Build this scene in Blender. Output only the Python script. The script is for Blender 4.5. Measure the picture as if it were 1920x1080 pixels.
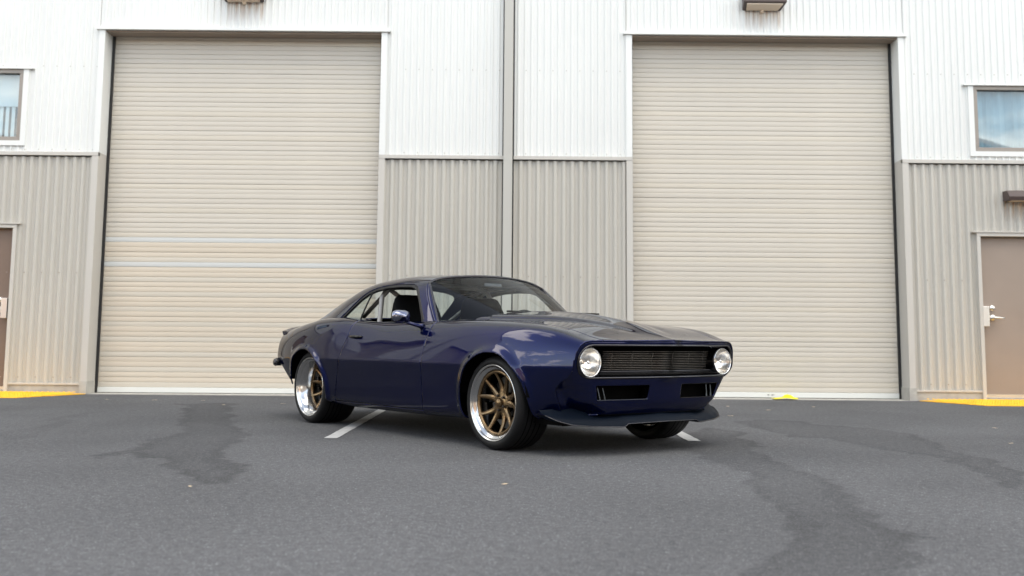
import bpy, bmesh, math, random
import numpy as np
from mathutils import Matrix, Vector

random.seed(7); rng = np.random.default_rng(7)
S = bpy.context.scene
for o in list(bpy.data.objects): bpy.data.objects.remove(o)
COL = S.collection

# ------------------------------------------------------------------ camera
def make_camera():
    p, r, yw, h, D = .1073, .0084, .0032, .7489, 13.514
    fw = Vector((math.sin(yw)*math.cos(p), math.cos(yw)*math.cos(p), math.sin(p)))
    rt = Vector((math.cos(yw), -math.sin(yw), 0)); up = rt.cross(fw)
    r2 = rt*math.cos(r)+up*math.sin(r); u2 = up*math.cos(r)-rt*math.sin(r)
    cd = bpy.data.cameras.new('camera'); co = bpy.data.objects.new('camera', cd); COL.objects.link(co)
    m = Matrix.Identity(4)
    for i in range(3): m[i][0] = r2[i]; m[i][1] = u2[i]; m[i][2] = -fw[i]
    m[0][3], m[1][3], m[2][3] = 0, -D, h
    co.matrix_world = m
    cd.sensor_width = 36; cd.lens = 1870.1/1920*36; cd.shift_y = -(540-438.3)/1920
    cd.clip_end = 1000; cd.clip_start = .05
    cd.dof.use_dof = True; cd.dof.focus_distance = 7.4; cd.dof.aperture_fstop = 2.2
    S.camera = co
make_camera()

# ------------------------------------------------------------------ light
SUN_EL, SUN_AZ = math.radians(26), math.radians(12)      # sun stands behind the warehouse: the lot is in open shade
w = bpy.data.worlds.new('World'); S.world = w; w.use_nodes = True
nt = w.node_tree; nt.nodes.clear()
sky = nt.nodes.new('ShaderNodeTexSky'); sky.sky_type = 'NISHITA'; sky.sun_disc = False
sky.sun_elevation = SUN_EL; sky.sun_rotation = SUN_AZ; sky.air_density = 1.0; sky.dust_density = 1.2; sky.ozone_density = 1.0
hs = nt.nodes.new('ShaderNodeHueSaturation'); hs.inputs['Saturation'].default_value = .62
bg = nt.nodes.new('ShaderNodeBackground'); bg.inputs['Strength'].default_value = .15
wo = nt.nodes.new('ShaderNodeOutputWorld')
nt.links.new(sky.outputs[0], hs.inputs['Color'])
# clouds added over the whole dome to give the paint crisp reflections
def wn(t): return nt.nodes.new('ShaderNode'+t)
ge = wn('TexCoord'); se = wn('SeparateXYZ'); nt.links.new(ge.outputs['Generated'], se.inputs[0])
zz = wn('Math'); zz.operation = 'MAXIMUM'; zz.inputs[1].default_value = .02; nt.links.new(se.outputs['Z'], zz.inputs[0])
za = wn('Math'); za.operation = 'ADD'; za.inputs[1].default_value = .12; nt.links.new(zz.outputs[0], za.inputs[0])
cb = wn('CombineXYZ')
for k in 'XY':
    dv = wn('Math'); dv.operation = 'DIVIDE'; nt.links.new(se.outputs[k], dv.inputs[0]); nt.links.new(za.outputs[0], dv.inputs[1]); nt.links.new(dv.outputs[0], cb.inputs[k])
cn = wn('TexNoise'); cn.inputs['Scale'].default_value = .85; cn.inputs['Detail'].default_value = 7; cn.inputs['Roughness'].default_value = .55; nt.links.new(cb.outputs[0], cn.inputs['Vector'])
cr = wn('MapRange'); cr.inputs[1].default_value = .53; cr.inputs[2].default_value = .585; nt.links.new(cn.outputs[0], cr.inputs[0])
cm = wn('Mix'); cm.data_type = 'RGBA'; nt.links.new(cr.outputs[0], cm.inputs['Factor']); nt.links.new(hs.outputs[0], cm.inputs['A']); cm.inputs['B'].default_value = (9.5, 9.4, 9.2, 1)
nt.links.new(cm.outputs['Result'], bg.inputs['Color']); nt.links.new(bg.outputs[0], wo.inputs['Surface'])
sl = bpy.data.lights.new('sun', 'SUN'); so = bpy.data.objects.new('sun', sl); COL.objects.link(so)
sl.energy = 3.0; sl.angle = math.radians(.6); sl.color = (1, .95, .87)
sd = Vector((math.sin(SUN_AZ)*math.cos(SUN_EL), math.cos(SUN_AZ)*math.cos(SUN_EL), math.sin(SUN_EL)))
so.rotation_euler = sd.to_track_quat('Z', 'Y').to_euler(); so.location = (0, 30, 30)
S.view_settings.view_transform = 'Standard'; S.view_settings.look = 'None'; S.view_settings.gamma = 1
S.view_settings.exposure = 2.14
S.view_settings.use_white_balance = True; S.view_settings.white_balance_temperature = 7050; S.view_settings.white_balance_tint = 10
S.render.engine = 'CYCLES'; S.cycles.use_denoising = True; S.cycles.max_bounces = 10; S.cycles.transparent_max_bounces = 16

# ------------------------------------------------------------------ materials
MATS = {}
def principled(name, col, rough=.5, metal=0, coat=0, coat_rough=.03, spec=.5, noise=None, bump=None):
    m = bpy.data.materials.new(name); m.use_nodes = True; n = m.node_tree; b = n.nodes['Principled BSDF']
    b.inputs['Base Color'].default_value = (*col, 1); b.inputs['Roughness'].default_value = rough
    b.inputs['Metallic'].default_value = metal; b.inputs['Coat Weight'].default_value = coat
    b.inputs['Coat Roughness'].default_value = coat_rough; b.inputs['Specular IOR Level'].default_value = spec
    tc = n.nodes.new('ShaderNodeTexCoord')
    if noise:                                   # (scale, low factor, high factor [, stretch xyz])
        mp = n.nodes.new('ShaderNodeMapping'); n.links.new(tc.outputs['Object'], mp.inputs[0])
        if len(noise) > 3: mp.inputs['Scale'].default_value = noise[3]
        t = n.nodes.new('ShaderNodeTexNoise'); t.inputs['Scale'].default_value = noise[0]; t.inputs['Detail'].default_value = 6
        n.links.new(mp.outputs[0], t.inputs['Vector'])
        r = n.nodes.new('ShaderNodeMapRange'); r.inputs[1].default_value = .3; r.inputs[2].default_value = .7
        r.inputs[3].default_value = noise[1]; r.inputs[4].default_value = noise[2]
        n.links.new(t.outputs[0], r.inputs[0])
        x = n.nodes.new('ShaderNodeVectorMath'); x.operation = 'SCALE'; x.inputs[0].default_value = col
        n.links.new(r.outputs[0], x.inputs['Scale']); n.links.new(x.outputs[0], b.inputs['Base Color'])
    if bump:                                    # (scale, strength)
        t = n.nodes.new('ShaderNodeTexNoise'); t.inputs['Scale'].default_value = bump[0]; t.inputs['Detail'].default_value = 4
        n.links.new(tc.outputs['Object'], t.inputs['Vector'])
        bp = n.nodes.new('ShaderNodeBump'); bp.inputs['Strength'].default_value = bump[1]; bp.inputs['Distance'].default_value = .01
        n.links.new(t.outputs[0], bp.inputs['Height']); n.links.new(bp.outputs[0], b.inputs['Normal'])
    MATS[name] = m; return m
def glass(name, tint, refl=1.0):
    m = bpy.data.materials.new(name); m.use_nodes = True; n = m.node_tree; n.nodes.clear()
    o = n.nodes.new('ShaderNodeOutputMaterial'); mx = n.nodes.new('ShaderNodeMixShader'); tr = n.nodes.new('ShaderNodeBsdfTransparent')
    gl = n.nodes.new('ShaderNodeBsdfGlossy'); gl.inputs['Roughness'].default_value = .01; tr.inputs[0].default_value = (*tint, 1); L = n.links.new
    ge = n.nodes.new('ShaderNodeNewGeometry'); dt = n.nodes.new('ShaderNodeVectorMath'); dt.operation = 'DOT_PRODUCT'; L(ge.outputs['Incoming'], dt.inputs[0]); L(ge.outputs['Normal'], dt.inputs[1])
    def M(op, a, b=None):
        k = n.nodes.new('ShaderNodeMath'); k.operation = op; k.use_clamp = op == 'MULTIPLY_ADD'
        for i, q in enumerate((a, b)):
            if q is None: continue
            if isinstance(q, (int, float)): k.inputs[i].default_value = q
            else: L(q, k.inputs[i])
        return k
    p5 = M('POWER', M('SUBTRACT', 1.0, M('ABSOLUTE', dt.outputs['Value']).outputs[0]).outputs[0], 5.0)      # Schlick
    mu = M('MULTIPLY_ADD', p5.outputs[0], .92*refl); mu.inputs[2].default_value = .035*refl
    L(mu.outputs[0], mx.inputs[0]); L(tr.outputs[0], mx.inputs[1]); L(gl.outputs[0], mx.inputs[2]); L(mx.outputs[0], o.inputs[0]); MATS[name] = m; return m

principled('white_siding', (.66, .67, .65), .45, noise=(1.2, .95, 1.02, (1, 1, .25)))
principled('beige_siding', (.44, .42, .375), .45, noise=(1.5, .94, 1.03, (1, 1, .3)))
principled('beige_trim', (.47, .45, .41), .45)
principled('trim_grey', (.41, .40, .365), .45)
principled('white_trim', (.66, .67, .65), .45)
principled('curtain', (.52, .48, .415), .42, noise=(2.2, .95, 1.04, (.4, 1, 1.5)))
principled('curtain_b', (.53, .485, .41), .42, noise=(2.2, .95, 1.04, (.4, 1, 1.5)))
principled('curtain_warm', (.55, .485, .395), .42, noise=(2.2, .95, 1.04, (.4, 1, 1.5)))
principled('curtain_pale', (.52, .53, .515), .4)
principled('guide_black', (.012, .012, .012), .6)
principled('bottom_rail', (.62, .63, .60), .4)
principled('concrete', (.40, .385, .35), .85, noise=(6, .8, 1.1), bump=(60, .3))
principled('door_taupe', (.27, .215, .175), .5, noise=(3, .96, 1.03))
principled('door_brown', (.17, .115, .085), .5)
principled('window_frame', (.26, .23, .20), .4)
principled('satin_metal', (.75, .74, .71), .3, 1)
principled('lamp_brown', (.07, .05, .045), .5)
principled('lamp_lens', (.75, .62, .48), .3)
principled('rust', (.35, .17, .06), .9)
principled('blind_white', (.78, .80, .80), .6)
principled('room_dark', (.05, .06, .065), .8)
principled('reflected_sky_blue', (.42, .52, .57), .7, noise=(3, .8, 1.15, (1.5, 1, .3)))  # blue imitates the sky reflected in the right window pane
principled('yellow_paint', (.86, .46, .012), .6, noise=(5, .9, 1.05), bump=(80, .2))
principled('line_paint', (.42, .42, .41), .7, noise=(14, .75, 1.1))
principled('leaf', (.42, .33, .22), .8); principled('yellow_plastic', (.75, .68, .02), .5)
principled('ink', (.05, .05, .05), .6)
glass('pane', (.80, .86, .88), 1.7)
# car
_p = principled('paint', (.0002, .0042, .044), .34, .85, 1, .008, spec=0).node_tree.nodes['Principled BSDF']
_p.inputs['Specular Tint'].default_value = (.0, .02, .14, 1); _p.inputs['Coat IOR'].default_value = 1.41
principled('black_gloss', (.002, .002, .0022), .12, spec=.4)
principled('black_satin', (.004, .004, .0045), .5, spec=.3)
principled('black_matte', (.0025, .0025, .0025), .9, spec=.05)
principled('splitter_satin', (.003, .006, .012), .5, spec=.07)
principled('rubber', (.0055, .0055, .006), .6, spec=.25, bump=(90, .1))
principled('chrome', (.86, .86, .86), .06, 1)
principled('mirror_chrome', (.20, .21, .27), .08, 1); principled('lamp_reflector', (.97, .94, .88), .22, 1)
principled('polished_lip', (.50, .50, .495), .15, 1)
principled('bronze', (.19, .128, .07), .27, .9)
principled('disc_metal', (.12, .12, .12), .4, 1)
principled('cage_grey', (.26, .25, .24), .35, .3)
principled('seat_fabric', (.003, .003, .0035), .85, spec=.1)
principled('dark_trim', (.06, .06, .066), .18, .9)
principled('grille_bar', (.11, .10, .09), .25, 1)
principled('orange_glow', (.5, .22, .05), .5)
glass('auto_glass', (.80, .86, .85), .65); glass('lamp_glass', (.95, .95, .95), 1.3)

def asphalt():
    m = bpy.data.materials.new('asphalt'); m.use_nodes = True; n = m.node_tree; b = n.nodes['Principled BSDF']; L = n.links.new
    tc = n.nodes.new('ShaderNodeTexCoord')
    def noise(s, d=4):
        t = n.nodes.new('ShaderNodeTexNoise'); t.inputs['Scale'].default_value = s; t.inputs['Detail'].default_value = d; L(tc.outputs['Object'], t.inputs['Vector']); return t
    def rng_(src, a, b_, c, d):
        r = n.nodes.new('ShaderNodeMapRange'); r.inputs[1].default_value = a; r.inputs[2].default_value = b_; r.inputs[3].default_value = c; r.inputs[4].default_value = d; L(src, r.inputs[0]); return r.outputs[0]
    def mul(a, c):
        k = n.nodes.new('ShaderNodeMath'); k.operation = 'MULTIPLY'; L(a, k.inputs[0]); L(c, k.inputs[1]); return k.outputs[0]
    fine = noise(120, 3); mid = noise(28, 5); big = noise(.55, 6)
    vo = n.nodes.new('ShaderNodeTexVoronoi'); vo.inputs['Scale'].default_value = 190; L(tc.outputs['Object'], vo.inputs['Vector'])
    wn = n.nodes.new('ShaderNodeTexWhiteNoise'); L(vo.outputs['Position'], wn.inputs['Vector'])
    speck = rng_(wn.outputs[0], .95, 1.0, 1.0, 2.0)
    v = mul(rng_(fine.outputs[0], .3, .7, .72, 1.28), rng_(mid.outputs[0], .3, .7, .82, 1.18)); v = mul(v, rng_(wn.outputs[0], 0, 1, .80, 1.20))
    v = mul(v, rng_(big.outputs[0], .3, .7, .86, 1.12)); v = mul(v, speck)
    at = n.nodes.new('ShaderNodeAttribute'); at.attribute_name = 'stain'
    v = mul(v, rng_(at.outputs['Fac'], 0, 1, 1, .66))
    x = n.nodes.new('ShaderNodeVectorMath'); x.operation = 'SCALE'; x.inputs[0].default_value = (.097, .098, .102); L(v, x.inputs['Scale'])
    L(x.outputs[0], b.inputs['Base Color']); b.inputs['Roughness'].default_value = .95; b.inputs['Specular IOR Level'].default_value = .12
    bp = n.nodes.new('ShaderNodeBump'); bp.inputs['Strength'].default_value = .55; bp.inputs['Distance'].default_value = .006
    L(vo.outputs['Distance'], bp.inputs['Height']); L(bp.outputs[0], b.inputs['Normal']); MATS['asphalt'] = m
asphalt()

# ------------------------------------------------------------------ mesh helpers
def mesh_obj(name, verts, faces, mat, parent=None, smooth=False, link=True):
    me = bpy.data.meshes.new(name); me.from_pydata([tuple(map(float, v[:3])) for v in verts], [], [tuple(map(int, f)) for f in faces])
    me.materials.append(MATS[mat]); me.update()
    me.validate(verbose=False)
    if smooth: me.polygons.foreach_set('use_smooth', [True]*len(me.polygons))
    o = bpy.data.objects.new(name, me); COL.objects.link(o)
    if parent: o.parent = parent
    return o
def share(name, me, loc, parent, rot=None, scale=None):
    o = bpy.data.objects.new(name, me); COL.objects.link(o); o.parent = parent; o.location = loc
    if rot: o.rotation_euler = rot
    if scale: o.scale = scale
    return o
def empty(name, loc=(0, 0, 0)):
    o = bpy.data.objects.new(name, None); COL.objects.link(o); o.location = loc; o.empty_display_size = .2; return o
def tag(o, label, cat=None, group=None, kind=None):
    o['label'] = label
    if cat: o['category'] = cat
    if group: o['group'] = group
    if kind: o['kind'] = kind
    return o
class MB:
    def __init__(s): s.v = []; s.f = []
    def add(s, v, f):
        k = len(s.v); s.v += [tuple(q) for q in v]; s.f += [tuple(i+k for i in q) for q in f]; return s
    def box(s, a, b):
        (x0, y0, z0), (x1, y1, z1) = a, b
        return s.add([(x0,y0,z0),(x1,y0,z0),(x1,y1,z0),(x0,y1,z0),(x0,y0,z1),(x1,y0,z1),(x1,y1,z1),(x0,y1,z1)],
                     [(0,3,2,1),(4,5,6,7),(0,1,5,4),(1,2,6,5),(2,3,7,6),(3,0,4,7)])
    def prism(s, poly, axis, a, b):            # poly in the two other axes (order xyz minus axis)
        def P(q, h):
            q = list(q); q.insert(axis, h); return tuple(q)
        n = len(poly); v = [P(q, a) for q in poly]+[P(q, b) for q in poly]
        f = [tuple(range(n)), tuple(range(2*n-1, n-1, -1))]+[(i, i+n, (i+1) % n+n, (i+1) % n) for i in range(n)]
        return s.add(v, f)
    def tube(s, pts, r, n=10, closed=False):
        pts = [Vector(p) for p in pts]; m = len(pts); rs = r if hasattr(r, '__len__') else [r]*m
        rings = []; ref = None
        for i, p in enumerate(pts):
            if closed: d = pts[(i+1) % m]-pts[i-1]
            else: d = pts[min(i+1, m-1)]-pts[max(i-1, 0)]
            d.normalize()
            if ref is None: ref = Vector((0, 0, 1)) if abs(d.z) < .9 else Vector((1, 0, 0))
            a = d.cross(ref).normalized(); ref = a.cross(d).normalized(); bb = ref
            rings.append([p+(a*math.cos(2*math.pi*k/n)+bb*math.sin(2*math.pi*k/n))*rs[i] for k in range(n)])
        v = [q for R_ in rings for q in R_]; f = []
        for i in range(m if closed else m-1):
            j = (i+1) % m
            for k in range(n): f.append((i*n+k, i*n+(k+1) % n, j*n+(k+1) % n, j*n+k))
        if not closed: f += [tuple(range(n-1, -1, -1)), tuple((m-1)*n+k for k in range(n))]
        return s.add(v, f)
    def lathe(s, prof, n=64, axis=1, c=(0, 0, 0)):   # prof: (radius, offset along axis)
        v = []; m = len(prof)
        for k in range(n):
            a = 2*math.pi*k/n
            for r, h in prof:
                q = [r*math.cos(a), r*math.sin(a)]; q.insert(axis, h); v.append((q[0]+c[0], q[1]+c[1], q[2]+c[2]))
        f = [(k*m+i, k*m+i+1, ((k+1) % n)*m+i+1, ((k+1) % n)*m+i) for k in range(n) for i in range(m-1)]
        return s.add(v, f)
    def obj(s, name, mat, parent=None, smooth=False, bevel=0):
        o = mesh_obj(name, s.v, s.f, mat, parent, smooth)
        bm = bmesh.new(); bm.from_mesh(o.data); bmesh.ops.recalc_face_normals(bm, faces=bm.faces); bm.to_mesh(o.data); bm.free()
        if bevel:
            b = o.modifiers.new('bevel', 'BEVEL'); b.width = bevel; b.segments = 2; b.limit_method = 'ANGLE'
        return o
def boxo(name, a, b, mat, parent=None, bevel=0): return MB().box(a, b).obj(name, mat, parent, bevel=bevel)

# ================================================================== ground
STAINS = [
 [(-3.76,-1.75),(-2.94,-4.31),(-2.61,-5.88),(-2.54,-6.55),(-2.76,-6.9),(-2.53,-7.0),(-2.37,-6.87),(-2.09,-7.2),(-1.82,-7.7),(-1.71,-8.19),(-1.52,-8.31),(-1.42,-8.19),(-1.44,-7.86),(-1.57,-7.33),(-1.73,-7.06),(-1.94,-6.33),(-2.05,-5.53),(-2.34,-4.82),(-2.81,-3.28),(-3.28,-1.69)],
 [(1.11,-5.98),(1.23,-6.61),(1.27,-7.46),(1.32,-7.92),(1.31,-8.4),(1.26,-8.95),(1.25,-9.15),(.99,-9.86),(.84,-10.22),(.8,-11),(1.5,-11),(1.39,-10.21),(1.55,-9.75),(1.6,-9.38),(1.61,-9.05),(1.72,-8.55),(1.79,-8.19),(1.78,-7.67),(1.7,-7.17),(1.89,-6.03),(1.96,-5.04),(1.77,-4.43),(1.44,-5.23)],
 [(2.15,-3.79),(2.22,-4.92),(2.27,-5.39),(2.59,-5.45),(2.64,-6.23),(2.77,-6.5),(2.94,-6.86),(2.73,-7.61),(2.62,-8.15),(2.62,-8.38),(3.16,-7.34),(3.18,-6.78),(3.32,-5.92),(3.34,-5.06),(3.23,-4.62),(2.85,-4.03),(2.55,-3.62)],
 [(-3.91,-5.69),(-4.0,-4.98),(-4.19,-3.93),(-4.43,-2.67),(-4.18,-3.21),(-3.81,-4.69),(-3.57,-5.88),(-3.61,-6.28)]]
STR = [1.0, .9, .8, .45]
def vnoise(x, y, sc, seed):
    r = np.random.default_rng(seed).random((64, 64)); u, v = x*sc, y*sc
    i, j = np.floor(u).astype(int), np.floor(v).astype(int); a, b = u-i, v-j; a = a*a*(3-2*a); b = b*b*(3-2*b)
    g = lambda p, q: r[p % 64, q % 64]
    return (g(i, j)*(1-a)+g(i+1, j)*a)*(1-b)+(g(i, j+1)*(1-a)+g(i+1, j+1)*a)*b-.5
def ground():
    xs = np.concatenate([[-300,-150,-80,-40,-20,-12,-8.5], np.arange(-7, 7.01, .026), [8.5,12,20,40,80,150,300]])
    ys = np.concatenate([[-300,-150,-80,-40,-25,-18,-14,-12], np.arange(-11, .41, .026), [3,30,100,300]])
    X, Y = np.meshgrid(xs, ys); nx, ny = len(xs), len(ys)
    x, y = X.ravel(), Y.ravel()
    jx = x+.22*vnoise(x, y, 2.2, 1)+.10*vnoise(x, y, 7, 2)+.05*vnoise(x, y, 17, 9)
    jy = y+.35*vnoise(x, y, 1.6, 3)+.16*vnoise(x, y, 6, 4)+.06*vnoise(x, y, 15, 8)
    st = np.zeros(len(x))
    for P, k in zip(STAINS, STR):
        P = np.array(P); ins = np.zeros(len(x), bool); dm = np.full(len(x), 9.)
        for a, b in zip(P, np.roll(P, -1, 0)):
            c = ((a[1] > jy) != (b[1] > jy)); t = (b[0]-a[0])*(jy-a[1])/(b[1]-a[1]+1e-12)+a[0]; ins ^= c & (jx < t)
            e = b-a; s = np.clip(((jx-a[0])*e[0]+(jy-a[1])*e[1])/(e@e), 0, 1); dm = np.minimum(dm, np.hypot(jx-a[0]-s*e[0], jy-a[1]-s*e[1]))
        sdist = np.where(ins, dm, -dm)
        body = np.clip((sdist+.012)/.03, 0, 1)*(.62+.2*vnoise(x, y, 2.4, 5)) + np.exp(-((sdist-.05)/.05)**2)*.28*(1+1.6*vnoise(x, y, 3, 6))
        st = np.maximum(st, k*np.clip(body, 0, 1))
    st = np.maximum(st, .22*np.clip((vnoise(x, y, .7, 11)+.5*vnoise(x, y, 2.1, 12))*2.2, 0, 1))
    V = np.stack([x, y, np.zeros(len(x))], 1); idx = np.arange(nx*ny).reshape(ny, nx)
    F = np.stack([idx[:-1, :-1], idx[:-1, 1:], idx[1:, 1:], idx[1:, :-1]], -1).reshape(-1, 4)
    o = mesh_obj('ground', V, F, 'asphalt'); a = o.data.attributes.new('stain', 'FLOAT', 'POINT'); a.data.foreach_set('value', st.astype(np.float32))
    o['kind'] = 'structure'; o['label'] = 'grey asphalt lot with dried water stains'
ground()
for x, nm in ((-1.345, 'white painted stall line passing under the rear of the car'), (1.43, 'white painted stall line peeking out beyond the front wheel')):
    mm = MB(); ny = 60; rr = random.Random(int(x*100))
    L_ = [(x-.05+rr.uniform(-.003, .003), -5.79+5.6*i/ny, .004) for i in range(ny+1)]; R_ = [(x+.05+rr.uniform(-.003, .003), -5.79+5.6*i/ny, .004) for i in range(ny+1)]
    mm.add(L_+R_, [(i, i+ny+1, i+ny+2, i+1) for i in range(ny)])
    o = mm.obj('parking_line', 'line_paint'); tag(o, nm, kind='structure')

# ================================================================== warehouse
BH = 12.5
wh = empty('warehouse_building', (0, 0, 0)); tag(wh, 'white and beige corrugated metal warehouse with two tall roll-up doors', 'building')
def corrugated(name, x0, x1, z0, z1, mat, pitch, rib, depth, slope, y=0., parent=wh, holes=()):
    """vertical trapezoid ribs standing proud (towards -y) of the pan at y"""
    segs = [(x0, x1, z0, z1)]
    xs = []; k = math.floor(x0/pitch)
    while k*pitch < x1+pitch:
        b = k*pitch; xs += [(b, 0), (b+slope, depth), (b+slope+rib, depth), (b+2*slope+rib, 0)]; k += 1
    def d(x):
        for (a, da), (b, db) in zip(xs, xs[1:]):
            if a <= x <= b: return da+(db-da)*(x-a)/max(b-a, 1e-9)
        return 0
    pr = [(x0, d(x0))]+[q for q in xs if x0+1e-4 < q[0] < x1-1e-4]+[(x1, d(x1))]
    n = len(pr); v = [(q[0], y-q[1], z0) for q in pr]+[(q[0], y-q[1], z1) for q in pr]
    return mesh_obj(name, v, [(i, i+1, n+i+1, n+i) for i in range(n-1)], mat, parent)
ZW = 3.26; ZO = 5.0
DOORS = [(-5.62, -1.79), (1.687, 5.385)]
def white(x0, x1, z0, z1): corrugated('upper_siding', x0, x1, z0, z1, 'white_siding', .09275, .022, .015, .012)
def beige(x0, x1, z0=.13, z1=ZW-.05): corrugated('wainscot_siding', x0, x1, z0, z1, 'beige_siding', .1175, .031, .030, .026)
# visible bays
XL, XR = -8.4, 8.6
for a, b in ((XL, -5.72), (-1.69, -.10), (.05, 1.60), (5.485, XR)):
    pass
def bay_wall(a, b, doors=(), wins=()):
    """upper siding and wainscot between x=a and x=b, leaving out doors (x0,x1,ztop) and windows (x0,x1,z0,z1)"""
    xs = sorted({a, b, *[d[0] for d in doors], *[d[1] for d in doors]})
    for p, q in zip(xs, xs[1:]):
        dd = [d for d in doors if abs(d[0]-p) < 1e-6]
        beige(p, q, dd[0][2] if dd else .13)
    xs = sorted({a, b, *[d[0] for d in wins], *[d[1] for d in wins]})
    for p, q in zip(xs, xs[1:]):
        dd = [d for d in wins if abs(d[0]-p) < 1e-6]
        if dd: white(p, q, ZW, dd[0][2]); white(p, q, dd[0][3], BH)
        else: white(p, q, ZW, BH)
PD_R, PD_L = (6.36, 7.40, 2.27), (-7.70, -6.67, 2.27)
WN_R, WN_L = (6.41, 7.75, 3.40, 4.32), (-8.05, -6.72, 3.43, 4.43)
bay_wall(XL, -5.70, [PD_L], [WN_L]); bay_wall(-1.71, -.10); bay_wall(.06, 1.61); bay_wall(5.465, XR, [PD_R], [WN_R])
for a, b in DOORS: white(a-.085, b+.085, ZO+.03, BH)
# horizontal trims on top of the wainscot and along its foot, concrete base
for a, b in ((XL, -5.62), (-1.79, -.075), (.055, 1.687), (5.385, XR)):
    boxo('wainscot_cap', (a, -.055, ZW-.035), (b, -.003, ZW+.012), 'beige_trim', wh)
    segs = [(a, b)]
    for d in (PD_R, PD_L):
        segs = [s for p, q in segs for s in (([(p, d[0]), (d[1], q)]) if p < d[0] < q else [(p, q)])]
    for p, q in segs:
        boxo('base_flashing', (p, -.045, .12), (q, -.003, .145), 'beige_trim', wh)
        boxo('concrete_base', (p, -.028, -.05), (q, .25, .118), 'concrete', wh)
def screws(x0, x1, z, pitch, y, mat):
    q = MB(); k = math.ceil(x0/pitch)
    while k*pitch < x1: q.box((k*pitch+.03, y-.006, z-.006), (k*pitch+.042, y, z+.006)); k += 1
    o = q.obj('screw_row', mat, wh); o['kind'] = 'stuff'
for a, b in ((XL, -5.74), (-1.66, -.13), (.09, 1.58), (5.5, XR)):
    for z in (ZW+.05, 4.48, 5.75): screws(a, b, z, .1855, -.015, 'trim_grey')
    for z in (.22, 1.62): screws(a, b, z, .235, -.030, 'door_taupe')
# jambs: deep channels round the roll-up door openings
for a, b in DOORS:
    for x0, x1, side in ((a-.085, a, -1), (b, b+.085, 1)):
        boxo('door_jamb', (x0, -.050, .0), (x1, .30, ZW+.012), 'beige_trim', wh)
        boxo('door_jamb', (x0, -.035, ZW+.014), (x1, .30, ZO), 'white_trim', wh)
        boxo('jamb_foot', (x0-.01, -.057, -.02), (x1+.005, .29, .17), 'concrete', wh)
    boxo('door_head', (a-.12, -.06, ZO+.002), (b+.12, .30, ZO+.04), 'white_trim', wh)
    boxo('head_soffit', (a+.002, .0, ZO-.02), (b-.002, .22, ZO-.002), 'door_taupe', wh)
# roll-up doors: every slat a piece of its own
def slat_mesh(w_, mat):
    h = .0685; prof = [(-.003, .0), (-.007, .0015), (-.0100, .0045), (-.0118, .034), (-.0100, .064), (-.007, .067), (-.003, .0682), (.006, .0684), (.006, .0)]
    n = len(prof); v = [(-w_/2, y, z) for y, z in prof]+[(w_/2, y, z) for y, z in prof]
    f = [(i, i+n, (i+1) % n+n, (i+1) % n) for i in range(n)]
    me = bpy.data.meshes.new('slat'); me.from_pydata(v, [], f); me.materials.append(MATS[mat]); me.update()
    bm = bmesh.new(); bm.from_mesh(me); bmesh.ops.recalc_face_normals(bm, faces=bm.faces); bm.to_mesh(me); bm.free(); return me
YC = .27
for di, (a, b) in enumerate(DOORS):
    wd = b-a-.02; cx = (a+b)/2
    d = mesh_obj('roll_up_door', *(lambda q: (q.v, q.f))(MB().box((a-.05, YC+.02, 0), (b+.05, YC+.03, ZO+.1))), 'guide_black', wh)
    d['label'] = ['left roll-up door with two pale replacement slats', 'right roll-up door of even beige slats'][di]
    ms = {m: slat_mesh(wd, m) for m in ('curtain', 'curtain_b', 'curtain_warm', 'curtain_pale')}
    z = .085; i = 0
    while z < ZO+.02:
        m = 'curtain' if (i*7+di*3) % 5 else 'curtain_b'
        if di == 0:
            if 1.71 <= z < 1.775 or 2.05 <= z < 2.115: m = 'curtain_pale'
            elif z < 2.05: m = 'curtain_warm' if z < 1.71 and i % 3 or z > 1.85 else 'curtain_b'
        share('slat', ms[m], (cx, YC+random.uniform(-.0022, .0022), z+random.uniform(-.0008, .0008)), d, (random.uniform(-.03, .03), random.uniform(-.0003, .0003), 0)); z += .0685; i += 1
    MB().box((a+.012, YC-.03, .012), (b-.012, YC+.015, .083)).obj('bottom_rail', 'bottom_rail', d, bevel=.006)
    boxo('bottom_seal', (a+.02, YC-.012, .0), (b-.02, YC+.01, .0115), 'guide_black', d)
    sk = MB(); xx = (-2.83 if di == 0 else 3.55); rr = random.Random(3+di)
    for k in range(9):
        if rr.random() < .8: sk.box((xx+k*.0135, YC-.0325, .045+rr.uniform(-.004, .004)), (xx+k*.0135+rr.uniform(.006, .012), YC-.031, .057))
    sk.obj('maker_mark', 'ink', d)
    for x0, x1 in ((a+.001, a+.035), (b-.035, b-.001)): boxo('guide_rail', (x0, YC-.045, .0), (x1, YC-.022, ZO), 'guide_black', d)
boxo('threshold', (-5.6, -.06, -.02), (-1.8, .5, .0055), 'concrete', wh); boxo('threshold', (1.70, -.06, -.02), (5.37, .5, .0055), 'concrete', wh)
# downspout between the two bays
ds = MB().box((-.085, -.115, .02), (.04, -.012, BH-.1)).obj('downspout', 'trim_grey', wh, bevel=.008)
boxo('dark_backing', (-.10, -.006, .1), (.062, .02, BH-.05), 'guide_black', wh)  # black strip behind the downspout, showing along both its edges
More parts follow.
